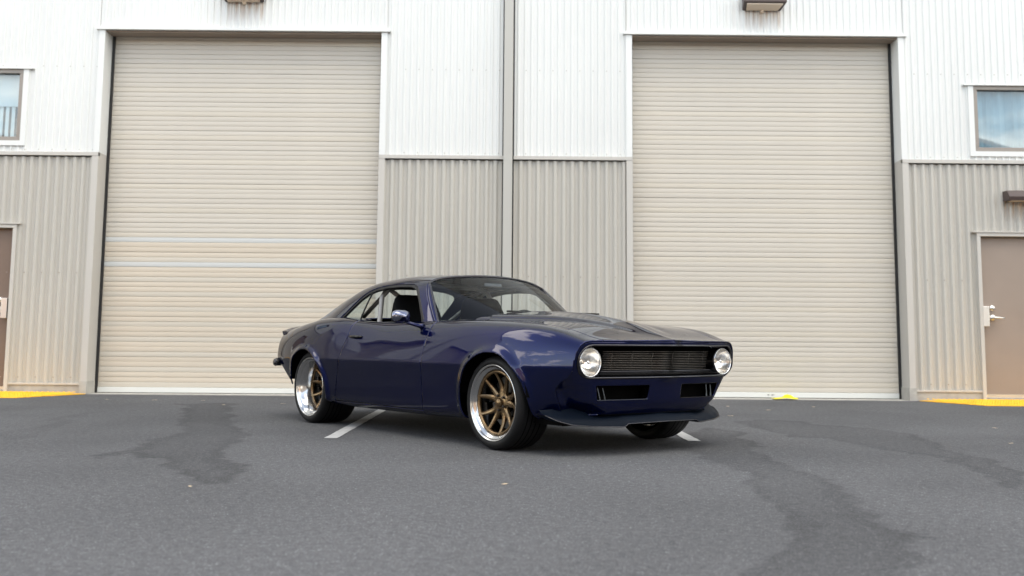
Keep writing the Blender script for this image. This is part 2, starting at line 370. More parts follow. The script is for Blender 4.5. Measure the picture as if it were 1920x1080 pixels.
# person doors
def person_door(x0, x1, zt, mat, latch_x, s):
    d = MB().box((x0+.055, .035, .045), (x1-.055, .08, zt-.055)).obj('person_door', mat, wh, bevel=.003)
    fm = MB(); fm.box((x0, -.06, .0), (x0+.05, .12, zt-.05)); fm.box((x1-.05, -.06, .0), (x1, .12, zt-.05)); fm.box((x0, -.06, zt-.0495), (x1, .12, zt)); fm.obj('frame', 'beige_trim', d, bevel=.004)
    boxo('drip_cap', (x0-.05, -.075, zt+.002), (x1+.05, -.004, zt+.018), 'beige_trim', d)
    boxo('kick_sweep', (x0+.06, .02, .046), (x1-.06, .0345, .09), 'satin_metal', d)
    boxo('sill', (x0, -.03, -.05), (x1, .15, .044), 'concrete', d)
    MB().box((latch_x-.045, -.064, 1.0), (latch_x+.035, .034, 1.27)).obj('latch_guard', 'satin_metal', d, bevel=.004)
    xk = latch_x+s*.10
    MB().lathe([(0, -.02), (.032, -.02), (.036, .0), (.036, .034)], 20, 1, (xk, 0, 1.25)).obj('deadbolt', 'satin_metal', d, True)
    h = MB().lathe([(0, -.03), (.03, -.03), (.042, -.01), (.042, .034)], 20, 1, (xk, 0, 1.12)); h.tube([(xk, -.02, 1.12), (xk, -.055, 1.12), (xk+s*.04, -.06, 1.12), (xk+s*.14, -.058, 1.112)], .012, 8)
    h.obj('lever_handle', 'satin_metal', d, True); return d
person_door(*PD_R, 'door_taupe', 6.45, 1)['label'] = 'taupe steel door with lever handle'
person_door(*PD_L, 'door_brown', -6.77, -1)['label'] = 'brown steel door with knob lock'
# windows
def window(x0, x1, z0, z1, lab, back):
    f = MB(); t = .055
    for q in (((x0, z0), (x1, z0+t)), ((x0, z1-t), (x1, z1)), ((x0, z0+t), (x0+t, z1-t)), ((x1-t, z0+t), (x1, z1-t))):
        f.box((q[0][0], -.02, q[0][1]), (q[1][0], .08, q[1][1]))
    fr = f.obj('window', 'window_frame', wh, bevel=.004); fr['label'] = lab
    boxo('pane', (x0+t, .034, z0+t), (x1-t, .040, z1-t), 'pane', fr)
    boxo('head_flashing', (x0-.14, -.05, z1+.002), (x1+.14, -.003, z1+.022), 'white_trim', fr)
    tr = MB(); tr.box((x0-.075, -.03, z0-.07), (x0-.001, -.002, z1)); tr.box((x1+.001, -.03, z0-.07), (x1+.075, -.002, z1)); tr.box((x0-.001, -.03, z0-.07), (x1+.001, -.002, z0-.001)); tr.obj('surround', 'white_trim', fr)
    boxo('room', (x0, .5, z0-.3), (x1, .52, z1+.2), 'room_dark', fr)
    if back == 'blinds':
        boxo('blind', (x0+t, .10, 3.93), (x1-t, .11, z1-.05), 'blind_white', fr)
        for k in range(14):
            xx = x1-t-.02-k*.082
            boxo('blind_slat', (xx-.048, .12, z0+.03), (xx, .128, 3.93), 'blind_white', fr)
    else:
        v = []; n = 60
        for k in range(n+1):
            xx = x0+(x1-x0)*k/n; yy = .12+.02*math.sin(k*.9)+.012*math.sin(k*2.3); v += [(xx, yy, z0), (xx, yy, z1)]
        mesh_obj('sky_tinted_drape', v, [(2*k, 2*k+2, 2*k+3, 2*k+1) for k in range(n)], 'reflected_sky_blue', fr, True)
window(*WN_R, 'fixed window with a curtain coloured like reflected pale blue sky', 'sky_tinted_drape'); window(*WN_L, 'window with white blind and vertical slats', 'blinds')
# body of the building: sides, back, roof
boxo('rear_shell', (-46, .6, 0), (40, 24, BH-.02), 'beige_siding', wh)
boxo('parapet_cap', (-46.1, -.1, BH), (40.1, 24.1, BH+.12), 'trim_grey', wh)
# bays beyond the frame, simpler
def far_bay(x0, x1):
    m = (x0+x1)/2; a, b = m-1.85, m+1.85
    for p, q in ((x0, a), (b, x1)):
        beige(p, q); white(p, q, ZW, BH); boxo('wainscot_cap', (p, -.055, ZW-.035), (q, -.003, ZW+.012), 'beige_trim', wh); boxo('concrete_base', (p, -.028, -.05), (q, .25, .118), 'concrete', wh)
    white(a, b, ZO, BH)
    mm = MB(); nz = 73
    for k in range(nz): mm.add([(a, YC, k*.0685), (b, YC, k*.0685), (b, YC-.015, k*.0685+.03), (a, YC-.015, k*.0685+.03), (b, YC, k*.0685+.066), (a, YC, k*.0685+.066)], [(0, 1, 2, 3), (3, 2, 4, 5)])
    mm.obj('roll_up_door', 'curtain', wh)
    for p, q in ((a-.08, a), (b, b+.08)): boxo('door_jamb', (p, -.05, 0), (q, .3, ZO), 'beige_trim', wh)
    boxo('door_head', (a-.1, -.055, ZO), (b+.1, .3, ZO+.04), 'white_trim', wh)
    boxo('downspout', (x0-.06, -.11, 0), (x0+.06, -.012, BH-.1), 'trim_grey', wh)
for k in range(5): far_bay(XL-7.2*(k+1), XL-7.2*k)
for k in range(4): far_bay(XR+7.2*k, XR+7.2*(k+1))

# wall lamps
def wall_pack(x, z, lab):
    e = empty('wall_lamp', (x, -.015, z)); tag(e, lab, 'lamp', 'brown lamps on the warehouse wall')
    MB().add([(-.27, 0, .0), (.27, 0, .0), (.30, -.23, .05), (-.30, -.23, .05), (-.27, 0, .26), (.27, 0, .26), (.30, -.23, .12), (-.30, -.23, .12)],
             [(0, 3, 2, 1), (4, 5, 6, 7), (0, 1, 5, 4), (1, 2, 6, 5), (2, 3, 7, 6), (3, 0, 4, 7)]).obj('housing', 'lamp_brown', e, bevel=.015)
    MB().add([(-.22, -.03, -.004), (.22, -.03, -.004), (.25, -.20, .032), (-.25, -.20, .032), (-.22, -.03, .02), (.22, -.03, .02), (.25, -.20, .06), (-.25, -.20, .06)],
             [(0, 3, 2, 1), (4, 5, 6, 7), (0, 1, 5, 4), (1, 2, 6, 5), (2, 3, 7, 6), (3, 0, 4, 7)]).obj('lens', 'lamp_lens', e)
    MB().lathe([(0, -.035), (.022, -.03), (.03, -.012), (.03, .0)], 16, 2, (0, -.02, 0)).obj('photocell', 'lamp_lens', e, True)
wall_pack(3.50, 5.36, 'brown wall lamp above the right roll-up door')
wall_pack(-3.71, 5.41, 'brown wall lamp above the left roll-up door')
e = empty('wall_lamp', (7.0, -.03, 2.70)); tag(e, 'dark brown box lamp on the beige wall above the taupe door', 'lamp', 'brown lamps on the warehouse wall')
MB().prism([(0, 0), (-.17, .0), (-.19, .05), (-.12, .14), (0, .14)], 0, -.25, .25).obj('housing', 'lamp_brown', e, bevel=.006)
boxo('lens', (-.2, -.15, -.006), (.2, -.02, .002), 'lamp_lens', e)
# rust streaks run down from lamps: thin stains on the siding
def rust_mat():
    m = bpy.data.materials.new('rust_streak'); m.use_nodes = True; n = m.node_tree; b = n.nodes['Principled BSDF']; L = n.links.new
    b.inputs['Base Color'].default_value = (.42, .22, .09, 1); b.inputs['Roughness'].default_value = .9
    tc = n.nodes.new('ShaderNodeTexCoord'); mp = n.nodes.new('ShaderNodeMapping'); mp.inputs['Scale'].default_value = (22, 1, 1.5); L(tc.outputs['Object'], mp.inputs[0])
    t = n.nodes.new('ShaderNodeTexNoise'); t.inputs['Scale'].default_value = 1; t.inputs['Detail'].default_value = 3; L(mp.outputs[0], t.inputs['Vector'])
    sp = n.nodes.new('ShaderNodeSeparateXYZ'); L(tc.outputs['Object'], sp.inputs[0])
    def mr(src, a, b_, c, d):
        r = n.nodes.new('ShaderNodeMapRange'); r.inputs[1].default_value = a; r.inputs[2].default_value = b_; r.inputs[3].default_value = c; r.inputs[4].default_value = d; L(src, r.inputs[0]); return r.outputs[0]
    k = n.nodes.new('ShaderNodeMath'); k.operation = 'MULTIPLY'; L(mr(t.outputs[0], .42, .7, 0, 1), k.inputs[0]); L(mr(sp.outputs['Z'], -.28, 0, 0, .75), k.inputs[1]); L(k.outputs[0], b.inputs['Alpha'])
    MATS['rust_streak'] = m
rust_mat()
for x, z, yy in ((3.50, 5.37, -.0175), (-3.71, 5.42, -.0175), (7.0, 2.70, -.0325)):
    o = mesh_obj('rust_stain', [(-.26, 0, -.3), (.26, 0, -.3), (.26, 0, 0), (-.26, 0, 0)], [(0, 1, 2, 3)], 'rust_streak', wh); o.location = (x, yy, z)

# yellow tactile ramps in front of the person doors
def ramp(pts, lab, x0, x1):
    m = MB(); n = len(pts); m.add([(x, y, z) for x, y, z in pts]+[(x, y, -.03) for x, y, z in pts], [tuple(range(n))]+[(i, (i+1) % n, (i+1) % n+n, i+n) for i in range(n)])
    o = m.obj('tactile_ramp', 'yellow_paint'); tag(o, lab, kind='structure')
    dm = MB(); rows = 14
    for r in range(rows):
        y = -.10-.07*r
        xx = x0
        while xx < x1:
            zz = .030+(.030-.006)*(y+.06)/.97; ok = abs(xx) > abs(pts[0][0])+(.06+(.97+y)*0+abs(y)*.28) if True else 0
            if ok and y > -1.0: dm.add([(xx-.014, y-.014, zz-.002), (xx+.014, y-.014, zz-.002), (xx+.014, y+.014, zz-.002), (xx-.014, y+.014, zz-.002), (xx-.008, y-.008, zz+.006), (xx+.008, y-.008, zz+.006), (xx+.008, y+.008, zz+.006), (xx-.008, y+.008, zz+.006)], [(4, 5, 6, 7), (0, 1, 5, 4), (1, 2, 6, 5), (2, 3, 7, 6), (3, 0, 4, 7)])
            xx += .07
    d = dm.obj('tactile_domes', 'yellow_paint', o); d['kind'] = 'stuff'
ramp([(5.50, -.06, .008), (5.95, -1.03, .006), (8.2, -1.03, .006), (8.2, -.06, .030), (6.3, -.06, .030)], 'yellow tactile ramp in front of the taupe door', 5.6, 8.2)
ramp([(-5.62, -.06, .008), (-6.5, -.06, .030), (-8.2, -.06, .030), (-8.2, -1.03, .006), (-6.1, -1.03, .006)], 'yellow tactile ramp in front of the brown door', -8.2, -5.6)

# litter
def leaf(x, y, s, a, lab):
    m = MB(); pts = [(-.5, 0, .1), (-.2, .22, .02), (.15, .25, .12), (.5, .02, .05), (.18, -.24, .1), (-.2, -.2, .0)]
    v = [(0, 0, .03)]+pts; m.add(v, [(0, i+1, (i+1) % 6+1) for i in range(6)])
    o = m.obj('dry_leaf', 'leaf'); o.location = (x, y, .006); o.rotation_euler = (0, 0, a); o.scale = (s, s, s*.5)
    tag(o, lab, 'leaf', 'dry leaves scattered on the asphalt')
LEAVES = [(-4.26,-1.3,'in front of the middle of the left roll-up door, biggest there'),(-3.21,-2.07,'between the left stain and the left roll-up door'),(-2.6,-1.8,'just left of the rear wheel by the left roll-up door'),
 (-1.6,-8.36,'at the lower tip of the left water stain'),(-.01,-8.19,'alone in the foreground below the front wheel'),(4.4,-4.4,'on the right, below the yellow ramp'),(3.84,-5.8,'near the right edge, nearest the camera on that side'),
 (2.29,-3.16,'just right of the front splitter'),(2.6,-1.62,'right of the nose below the right roll-up door'),(-4.85,-1.27,'near the left jamb of the left roll-up door'),(-3.67,-1.33,'left of centre before the left roll-up door'),
 (2.92,-2.22,'right of the car between nose and yellow scrap'),(3.62,-1.59,'on the asphalt below the yellow scrap')]
for i, (x, y, t) in enumerate(LEAVES):
    leaf(x, y, .07 if y > -7 else .05, i*1.7, 'small dry tan leaf '+t)
m = MB(); n = 24
for k in range(n): pass
vv = []; ff = []
for i in range(9):
    for j in range(5):
        vv.append((3.60+i*.04-.05, -.12+j*.045+.02*math.sin(i*1.9), .012+.05*math.exp(-((i-5)/2.2)**2)*math.exp(-((j-2)/1.3)**2)+.012*math.sin(i*2.7+j*1.9)**2))
for i in range(8):
    for j in range(4): ff.append((i*5+j, i*5+5+j, i*5+6+j, i*5+1+j))
o = mesh_obj('plastic_scrap', vv, ff, 'yellow_plastic', None, True); tag(o, 'crumpled bright yellow scrap at the foot of the right roll-up door', 'scrap')

# unseen sheds added behind the camera for dark reflections in paint and glass
principled('far_wall', (.62, .60, .56), .7, noise=(.4, .9, 1.05)); principled('far_dark', (.10, .09, .085), .7); principled('far_brown', (.22, .13, .08), .7)
def added_shed(x0, x1, y, h, lab, mat):
    e = empty('reflection_shed', ((x0+x1)/2, y, 0)); tag(e, lab, 'building', 'unseen sheds added for reflections'); w2 = (x1-x0)/2
    MB().prism([(-w2, 0), (w2, 0), (w2, h), (0, h+w2*.32), (-w2, h)], 1, -16, 0).obj('wall', mat, e)
    r_ = MB(); r_.prism([(-w2-.4, h+.02), (0, h+w2*.32+.13), (0, h+w2*.32+.33), (-w2-.4, h+.22)], 1, -16.3, .4); r_.prism([(w2+.4, h+.02), (w2+.4, h+.22), (.002, h+w2*.32+.33), (.002, h+w2*.32+.13)], 1, -16.3, .4); r_.obj('roof', 'far_brown', e)
    n = max(1, int((x1-x0)/7))
    for k in range(n):
        c = -w2+(k+.5)*2*w2/n; boxo('roll_up_door', (c-1.8, .003, 0), (c+1.8, .06, 4.2), 'far_wall' if k % 2 else 'far_dark', e)
added_shed(-44, -18, -34, 8, 'unseen dark shed added for reflections far to the left', 'far_brown'); added_shed(-15, 7, -32, 8.5, 'unseen dark gabled shed added for reflections behind the camera', 'far_dark')
added_shed(10, 27, -30, 7.5, 'unseen dark gabled shed added for reflections to the right', 'far_dark'); added_shed(31, 56, -27, 8, 'unseen long brown shed added for reflections far to the right', 'far_brown')
#CAR
# ================================================================== the car
# design space: x forward from the front axle, y > 0 the side turned to the camera, z up
YA = .6609
car = empty('car', (.5812, -5.9877, 0)); car.rotation_euler = (0, 0, math.atan2(-math.cos(YA), math.sin(YA)))
tag(car, 'dark blue vintage two-door muscle car with bronze spoke wheels', 'car')
WB = 2.745; RT = .323

def flip(V): V = np.array(V, float)[:, :3].copy(); V[:, 1] *= -1; return V     # design space -> local axes
def dobj(name, V, F, mat, parent=car, smooth=True, solid=0, mirror=False, recalc=False):
    """link a design-space mesh; mirror=True builds it for the far side"""
    V = np.array(V, float)[:, :3]; F = [list(f) for f in F]
    if mirror: V = V*[1, -1, 1]; F = [f[::-1] for f in F]
    V = flip(V); F = [f[::-1] for f in F]
    o = mesh_obj(name, V, F, mat, parent, smooth)
    if recalc:
        bm = bmesh.new(); bm.from_mesh(o.data); bmesh.ops.recalc_face_normals(bm, faces=bm.faces); bm.to_mesh(o.data); bm.free()
    if solid:
        s = o.modifiers.new('thickness', 'SOLIDIFY'); s.thickness = solid; s.offset = -1; s.use_even_offset = False
    return o
def both(name, V, F, mat, parent=car, **k): return [dobj(name, V, F, mat, parent, **k), dobj(name, V, F, mat, parent, mirror=True, **k)]
def dmb(mb, name, mat, parent=car, smooth=False, mirror=False, bevel=0):
    o = dobj(name, mb.v, mb.f, mat, parent, smooth, mirror=mirror, recalc=True)
    if bevel:
        b = o.modifiers.new('bevel', 'BEVEL'); b.width = bevel; b.segments = 2; b.limit_method = 'ANGLE'
    return o
def clip(V, F, fv):
    """keep the part of the mesh where fv > 0, cutting faces exactly along fv = 0"""
    V = np.asarray(V, float); fv = np.asarray(fv, float); out = []; new = []; cache = {}; n0 = len(V)
    pos = fv > 0
    for f in F:
        k = sum(pos[i] for i in f)
        if k == 0: continue
        if k == len(f): out.append(list(f)); continue
        q = []
        for a, b in zip(f, list(f[1:])+[f[0]]):
            if pos[a]: q.append(a)
            if pos[a] != pos[b]:
                e = (min(a, b), max(a, b))
                if e not in cache:
                    t = fv[e[0]]/(fv[e[0]]-fv[e[1]]); cache[e] = n0+len(new); new.append(V[e[0]]*(1-t)+V[e[1]]*t)
                q.append(cache[e])
        if len(q) > 2: out.append(q)
    V = np.vstack([V, np.array(new)]) if new else V
    used = sorted({i for f in out for i in f}); mp = {u: i for i, u in enumerate(used)}
    return V[used], [[mp[i] for i in f] for f in out]
def pchip(xk, yk, x):
    xk, yk = np.array(xk, float), np.array(yk, float); o = np.argsort(xk); xk, yk = xk[o], yk[o]
    h = np.diff(xk); d = np.diff(yk)/h; m = np.zeros(len(xk)); m[0], m[-1] = d[0], d[-1]
    for i in range(1, len(xk)-1):
        if d[i-1]*d[i] > 0: w1, w2 = 2*h[i]+h[i-1], h[i]+2*h[i-1]; m[i] = (w1+w2)/(w1/d[i-1]+w2/d[i])
    i = np.clip(np.searchsorted(xk, x)-1, 0, len(h)-1); t = (x-xk[i])/h[i]
    return (2*t**3-3*t**2+1)*yk[i]+(t**3-2*t**2+t)*h[i]*m[i]+(-2*t**3+3*t**2)*yk[i+1]+(t**3-t**2)*h[i]*m[i+1]
def gsmooth(a, sig):
    n = int(sig*4)+1; k = np.exp(-.5*(np.arange(-n, n+1)/sig)**2); k /= k.sum()
    p = np.concatenate([2*a[0]-a[n:0:-1], a, 2*a[-1]-a[-2:-n-2:-1]]); return np.convolve(p, k, 'valid')
def bspline(P, m, mirror_end=False):
    """P (..., K, 3) control points -> samples (..., (K-1)*m+1, 3), ends interpolated"""
    P = np.asarray(P, float); a = 2*P[..., :1, :]-P[..., 1:2, :]
    b = P[..., -2:-1, :]*[1, -1, 1] if mirror_end else 2*P[..., -1:, :]-P[..., -2:-1, :]
    Q = np.concatenate([a, P, b], -2); K = P.shape[-2]; out = []; ts = []
    ms = m if hasattr(m, '__len__') else [m]*(K-1)
    for k in range(K-1):
        for j in range(ms[k]+(k == K-2)):
            t = j/ms[k]; B = [(1-t)**3/6, (3*t**3-6*t*t+4)/6, (-3*t**3+3*t*t+3*t+1)/6, t**3/6]
            out.append(sum(B[i]*Q[..., k+i, :] for i in range(4))); ts.append(k+t)
    return np.stack(out, -2), np.array(ts)
def grid_faces(ns, nt): return [(i*nt+j, (i+1)*nt+j, (i+1)*nt+j+1, i*nt+j+1) for i in range(ns-1) for j in range(nt-1)]
def sstep(a, b, x): t = np.clip((x-a)/(b-a), 0, 1); return t*t*(3-2*t)

# ---- lower body: longitudinal feature lines (x: y, z) swept into one smooth surface
ST = [1.0, .86, .74, .55, .30, 0, -.35, -.70, -1.1, -1.6, -2.0, -2.3, -2.6, -2.9, -3.2, -3.45, -3.65, -3.85]
LINES = [
 # 0 underside
 ([.40, .46, .50, .60, .70, .74, .76, .77, .77, .77, .77, .78, .78, .77, .74, .70, .66, .60], [.285, .285, .285, .26, .23, .21, .20, .195, .19, .19, .19, .20, .22, .26, .32, .38, .40, .42]),
 # 1 rocker edge
 ([.40, .48, .56, .69, .80, .84, .855, .86, .86, .86, .86, .865, .865, .85, .82, .77, .73, .66], [.29, .29, .29, .265, .235, .215, .205, .20, .195, .195, .195, .205, .225, .265, .325, .385, .405, .425]),
 # 2 lower side
 ([.50, .58, .65, .76, .84, .865, .872, .875, .875, .875, .878, .885, .888, .875, .845, .80, .755, .69], [.36, .355, .35, .33, .31, .30, .30, .30, .30, .30, .30, .30, .31, .34, .38, .43, .44, .45]),
 # 3 mid lower side
 ([.64, .69, .735, .81, .868, .885, .890, .892, .893, .895, .90, .908, .912, .898, .868, .82, .775, .70], [.47, .465, .465, .46, .455, .45, .45, .45, .45, .45, .45, .455, .46, .47, .49, .51, .52, .52]),
 # 4 just below the crease
 ([.69, .735, .772, .832, .884, .903, .909, .911, .912, .916, .922, .932, .936, .920, .886, .836, .79, .715], [.565]*13+[.567, .57, .575, .58, .58]),
 # 5 crease
 ([.692, .738, .775, .835, .887, .906, .912, .914, .915, .919, .925, .935, .939, .923, .889, .839, .793, .718], [.585]*13+[.587, .59, .595, .60, .60]),
 # 6 just above
 ([.692, .738, .774, .833, .884, .903, .909, .910, .911, .915, .921, .932, .936, .920, .886, .837, .791, .716], [.605]*13+[.607, .61, .615, .62, .62]),
 # 7 upper side
 ([.688, .732, .768, .826, .872, .889, .894, .892, .888, .892, .905, .922, .925, .908, .874, .826, .78, .705], [.665, .665, .67, .68, .69, .70, .705, .71, .71, .705, .715, .725, .725, .715, .71, .70, .69, .69]),
 # 8 shoulder
 ([.675, .718, .755, .806, .846, .862, .866, .860, .850, .852, .872, .898, .900, .880, .848, .802, .757, .685], [.700, .705, .718, .758, .788, .802, .812, .815, .808, .80, .815, .835, .83, .81, .785, .765, .75, .745]),
 # 9 ridge
 ([.65, .690, .722, .758, .785, .800, .806, .806, .806, .810, .826, .846, .848, .828, .798, .755, .71, .64], [.722, .730, .752, .818, .853, .876, .888, .888, .872, .868, .888, .915, .912, .885, .85, .82, .80, .79]),
 # 10 inner edge of ridge
 ([.59, .625, .650, .680, .700, .710, .718, .74, .758, .764, .770, .775, .772, .755, .728, .69, .65, .58], [.727, .736, .757, .823, .857, .878, .889, .893, .888, .887, .905, .935, .935, .908, .873, .842, .818, .80]),
 # 11 panel edge
 ([.55, .58, .600, .625, .640, .645, .648, .67, .70, .72, .72, .71, .70, .685, .66, .63, .60, .54], [.730, .739, .759, .819, .852, .872, .884, .895, .895, .895, .91, .940, .943, .917, .883, .853, .828, .805]),
 # 12 panel middle
 ([.33]*8+[.36]*10, [.735, .746, .772, .834, .874, .899, .917, .930, .93, .93, .935, .945, .952, .931, .902, .876, .852, .82]),
 # 13 next to the centre line
 ([.05]*18, [.738, .752, .784, .844, .888, .916, .936, .948, .95, .95, .95, .953, .957, .937, .91, .884, .86, .825]),
 # 14 centre
 ([0]*18, [.744, .758, .793, .855, .900, .928, .947, .955, .952, .952, .952, .954, .958, .938, .911, .885, .861, .826])]
DX = .0125; xg = np.arange(-3.86, 1.001, DX)
CP = np.zeros((len(xg), len(LINES), 3))
for k, (ys, zs) in enumerate(LINES):
    CP[:, k, 0] = xg; CP[:, k, 1] = gsmooth(pchip(ST, ys, xg), .09/DX); CP[:, k, 2] = gsmooth(pchip(ST, zs, xg), .09/DX)
BV, BT = bspline(CP, [4, 6, 10, 10, 8, 8, 10, 10, 10, 10, 12, 24, 22, 6])
# arch lips swell out slightly; hood carries an arrow-shaped raised centre
def arch_d(x, z, c, rx, rz): return np.sqrt(((x-c)/rx)**2+((z-RT)/rz)**2)
AF, AR = (.018, .358, .348), (-WB, .366, .338)
x, y, z = BV[..., 0], BV[..., 1], BV[..., 2]
side = sstep(.55, .75, y)*sstep(.90, .82, z)
for A, amp in ((AF, .022), (AR, .020)):
    d = arch_d(x, z, *A); y = y+side*amp*np.exp(-((d-1.0)/.10)**2)
wb_ = .50+(x-(-.65))*(-.40/1.4)                       # half width of the bulge, narrowing to the nose
wb_ = np.clip(wb_, .10, .6)
bul = sstep(wb_+.035, wb_-.035, np.abs(y))*.024*sstep(.72, -.15, x)*sstep(-.72, -.68, x)
z = z+np.where(BT[None, :] > 10.5, bul, 0)
valley = sstep(-.72, -.6, x)*sstep(.75, .5, x)*np.exp(-((np.abs(y)-wb_-.05)/.05)**2)*.008
z = z-np.where(BT[None, :] > 10.8, valley, 0)
BV = np.stack([x, y, z, np.broadcast_to(BT[None, :], x.shape)], -1)
ns, ntt = x.shape
V0 = BV.reshape(-1, 4); F0 = grid_faces(ns, ntt)
def XF(y, z):                                         # the front face
    y = np.abs(y); v = .893-.022*(1-(1-sstep(0, .12, y))*sstep(.46, .56, z))-.10*(y/.77)**2.2
    yo = np.interp(z, [.285, .35, .465, .56], [.595, .675, .75, .785]); over = np.clip(y-(yo-.13), 0, .15)
    return v-.16*np.clip(.75-z, 0, .24)-.22*np.clip(.51-z, 0, .3)-2.4*np.clip(.37-z, 0, .3)**2-6.0*over**2*sstep(.60, .42, z)
def XRr(y): return -3.70+.16*(np.abs(y)/.8)**2.5       # the tail
def cut(V, F, *fns):
    for fn in fns: V, F = clip(V, F, fn(V))
    return V, F
V0, F0 = cut(V0, F0, lambda V: XF(V[:, 1], V[:, 2])-V[:, 0], lambda V: V[:, 0]-XRr(V[:, 1]),
    lambda V: arch_d(V[:, 0], V[:, 2], *AF)-1+(V[:, 1] < .5)*9, lambda V: arch_d(V[:, 0], V[:, 2], *AR)-1+(V[:, 1] < .5)*9,
    lambda V: np.where(V[:, 0] < -WB, V[:, 2]-np.interp(-V[:, 0], [3.0, 3.15, 3.35, 3.5, 3.7], [.30, .35, .47, .545, .56]), 1))
edge = V0[np.abs(XF(V0[:, 1], V0[:, 2])-V0[:, 0]) < 1e-5]   # outline of the front face
G = .0028
T_H = 10.75                                            # fender / hood gap line
XD0 = lambda z: -.81-.10*(.86-z)*.9                    # door front gap
XD1 = lambda z: -2.02-.42*(.78-z)*(z < .78)            # door rear gap
fx = lambda V: V[:, 0]
fender = cut(V0, F0, lambda V: T_H-.03-V[:, 3], lambda V: V[:, 0]-XD0(V[:, 2])-G)
both('fender', *fender, 'paint', solid=.012)
door = cut(V0, F0, lambda V: 10.1-V[:, 3], lambda V: XD0(V[:, 2])-G-V[:, 0], lambda V: V[:, 0]-XD1(V[:, 2])-G, lambda V: V[:, 2]-.232)
dr = both('door', *door, 'paint', solid=.012)
rocker = cut(V0, F0, lambda V: 3.0-V[:, 3], lambda V: XD0(V[:, 2])-G-V[:, 0], lambda V: V[:, 0]-XD1(V[:, 2])-G, lambda V: .226-V[:, 2])
both('rocker_panel', *rocker, 'paint', solid=.012)
quarter = cut(V0, F0, lambda V: XD1(V[:, 2])-G-V[:, 0], lambda V: 11.0-V[:, 3])
both('quarter_panel', *quarter, 'paint', solid=.012)
def joined(V, F):
    """half mesh + its mirror image, welded on the centre line"""
    V = np.array(V)[:, :3]; n = len(V); V2 = V*[1, -1, 1]; ctr = np.abs(V[:, 1]) < 1e-6
    mp = np.where(ctr, np.arange(n), np.arange(n)+n)
    return np.vstack([V, V2]), [list(f) for f in F]+[[int(mp[i]) for i in f][::-1] for f in F]
hood = cut(V0, F0, lambda V: V[:, 3]-T_H-.03, lambda V: V[:, 0]+.64-.16*(V[:, 1]/.65)**2)
dobj('hood', *joined(*hood), 'paint', solid=.012)
cowl = cut(V0, F0, lambda V: V[:, 3]-T_H+.2, lambda V: -.646+.16*(V[:, 1]/.65)**2-V[:, 0], lambda V: V[:, 0]+1.0)
cv, cf = joined(*cowl); cv[:, 2] -= .012; dobj('cowl_panel', cv, cf, 'paint', solid=.01)
deck = cut(V0, F0, lambda V: V[:, 3]-11.03, lambda V: -2.72-.25*(V[:, 1]/.7)**2-V[:, 0])
dobj('trunk_lid', *joined(*deck), 'paint', solid=.012)

# ---- front face
eo = edge[np.argsort(edge[:, 3])]                       # from underside to centre
ez = eo[:, 2]; ey = eo[:, 1]; top_i = eo[:, 3] > 8.2
def face_out(y, z):
    ay = np.abs(y); i = np.argsort(ez[~top_i]); a = np.interp(z, ez[~top_i][i], ey[~top_i][i])-ay
    j = np.argsort(ey[top_i]); b = np.interp(ay, ey[top_i][j], ez[top_i][j])-z
    return np.minimum(a, np.where(ay > ey[top_i].min(), b, b))
def rbox(y, z, y0, y1, z0, z1, r):                      # rounded box, signed distance (positive outside)
    cy_, cz_ = (y0+y1)/2, (z0+z1)/2; qx = np.abs(y-cy_)-(y1-y0)/2+r; qz = np.abs(z-cz_)-(z1-z0)/2+r
    return np.hypot(np.maximum(qx, 0), np.maximum(qz, 0))+np.minimum(np.maximum(qx, qz), 0)-r
GO = (-.752, .752, .515, .728, .10)
def intake(y, z):
    ay = np.abs(y); zc = z; sl = (.463-zc)*.25
    return np.maximum.reduce([.155+sl*.3-ay, ay-(.60-sl), .368-zc, zc-.463])
gy, gz = np.arange(-.86, .861, .01), np.arange(.27, .79, .008)
Yg, Zg = np.meshgrid(gy, gz, indexing='ij')
FV = np.stack([XF(Yg, Zg)-.001, Yg, Zg], -1).reshape(-1, 3); FF = grid_faces(len(gy), len(gz))
FV, FF = cut(FV, FF, lambda V: face_out(V[:, 1], V[:, 2]), lambda V: rbox(V[:, 1], V[:, 2], *GO), lambda V: intake(V[:, 1], V[:, 2]))
FV[:, 0] = XF(FV[:, 1], FV[:, 2])-.001
dobj('front_panel', FV, [f for f in FF], 'paint', solid=.014)
def outline(n, y0, y1, z0, z1, r):
    pts = []
    for cy_, cz_, a0 in ((y1-r, z1-r, 0), (y0+r, z1-r, 90), (y0+r, z0+r, 180), (y1-r, z0+r, 270)):
        for k in range(n+1): a = math.radians(a0+90*k/n); pts.append((cy_+r*math.cos(a), cz_+r*math.sin(a)))
    return pts
def densify(p, step=.02):
    out = []
    for a, b in zip(p, p[1:]+p[:1]):
        n = max(1, int(math.hypot(b[0]-a[0], b[1]-a[1])/step)); out += [(a[0]+(b[0]-a[0])*i/n, a[1]+(b[1]-a[1])*i/n) for i in range(n)]
    return out
def strip(o1, d1, o2, d2):
    """ring of quads between two outlines set back by d1, d2 from the front face"""
    n = len(o1); v = [(XF(np.array(a), np.array(b))-d1, a, b) for a, b in o1]+[(XF(np.array(a), np.array(b))-d2, a, b) for a, b in o2]
    return v, [(i, (i+1) % n, (i+1) % n+n, i+n) for i in range(n)]
O1 = densify(outline(8, *GO)); cen = lambda s, t: [(a*s, .62+(b-.62)*t) for a, b in O1]
mm = MB(); mm.tube([(float(XF(np.array(a), np.array(b)))+.003, a, b) for a, b in O1], .0075, 8, True); gs = dmb(mm, 'grille_surround', 'dark_trim', smooth=True)
mm = MB(); mm.add(*strip(O1, .0, cen(.985, .95), .065)); mm.add(*strip(cen(.985, .95), .065, cen(.97, .90), .09)); dmb(mm, 'bezel_wall', 'black_gloss', gs, True)
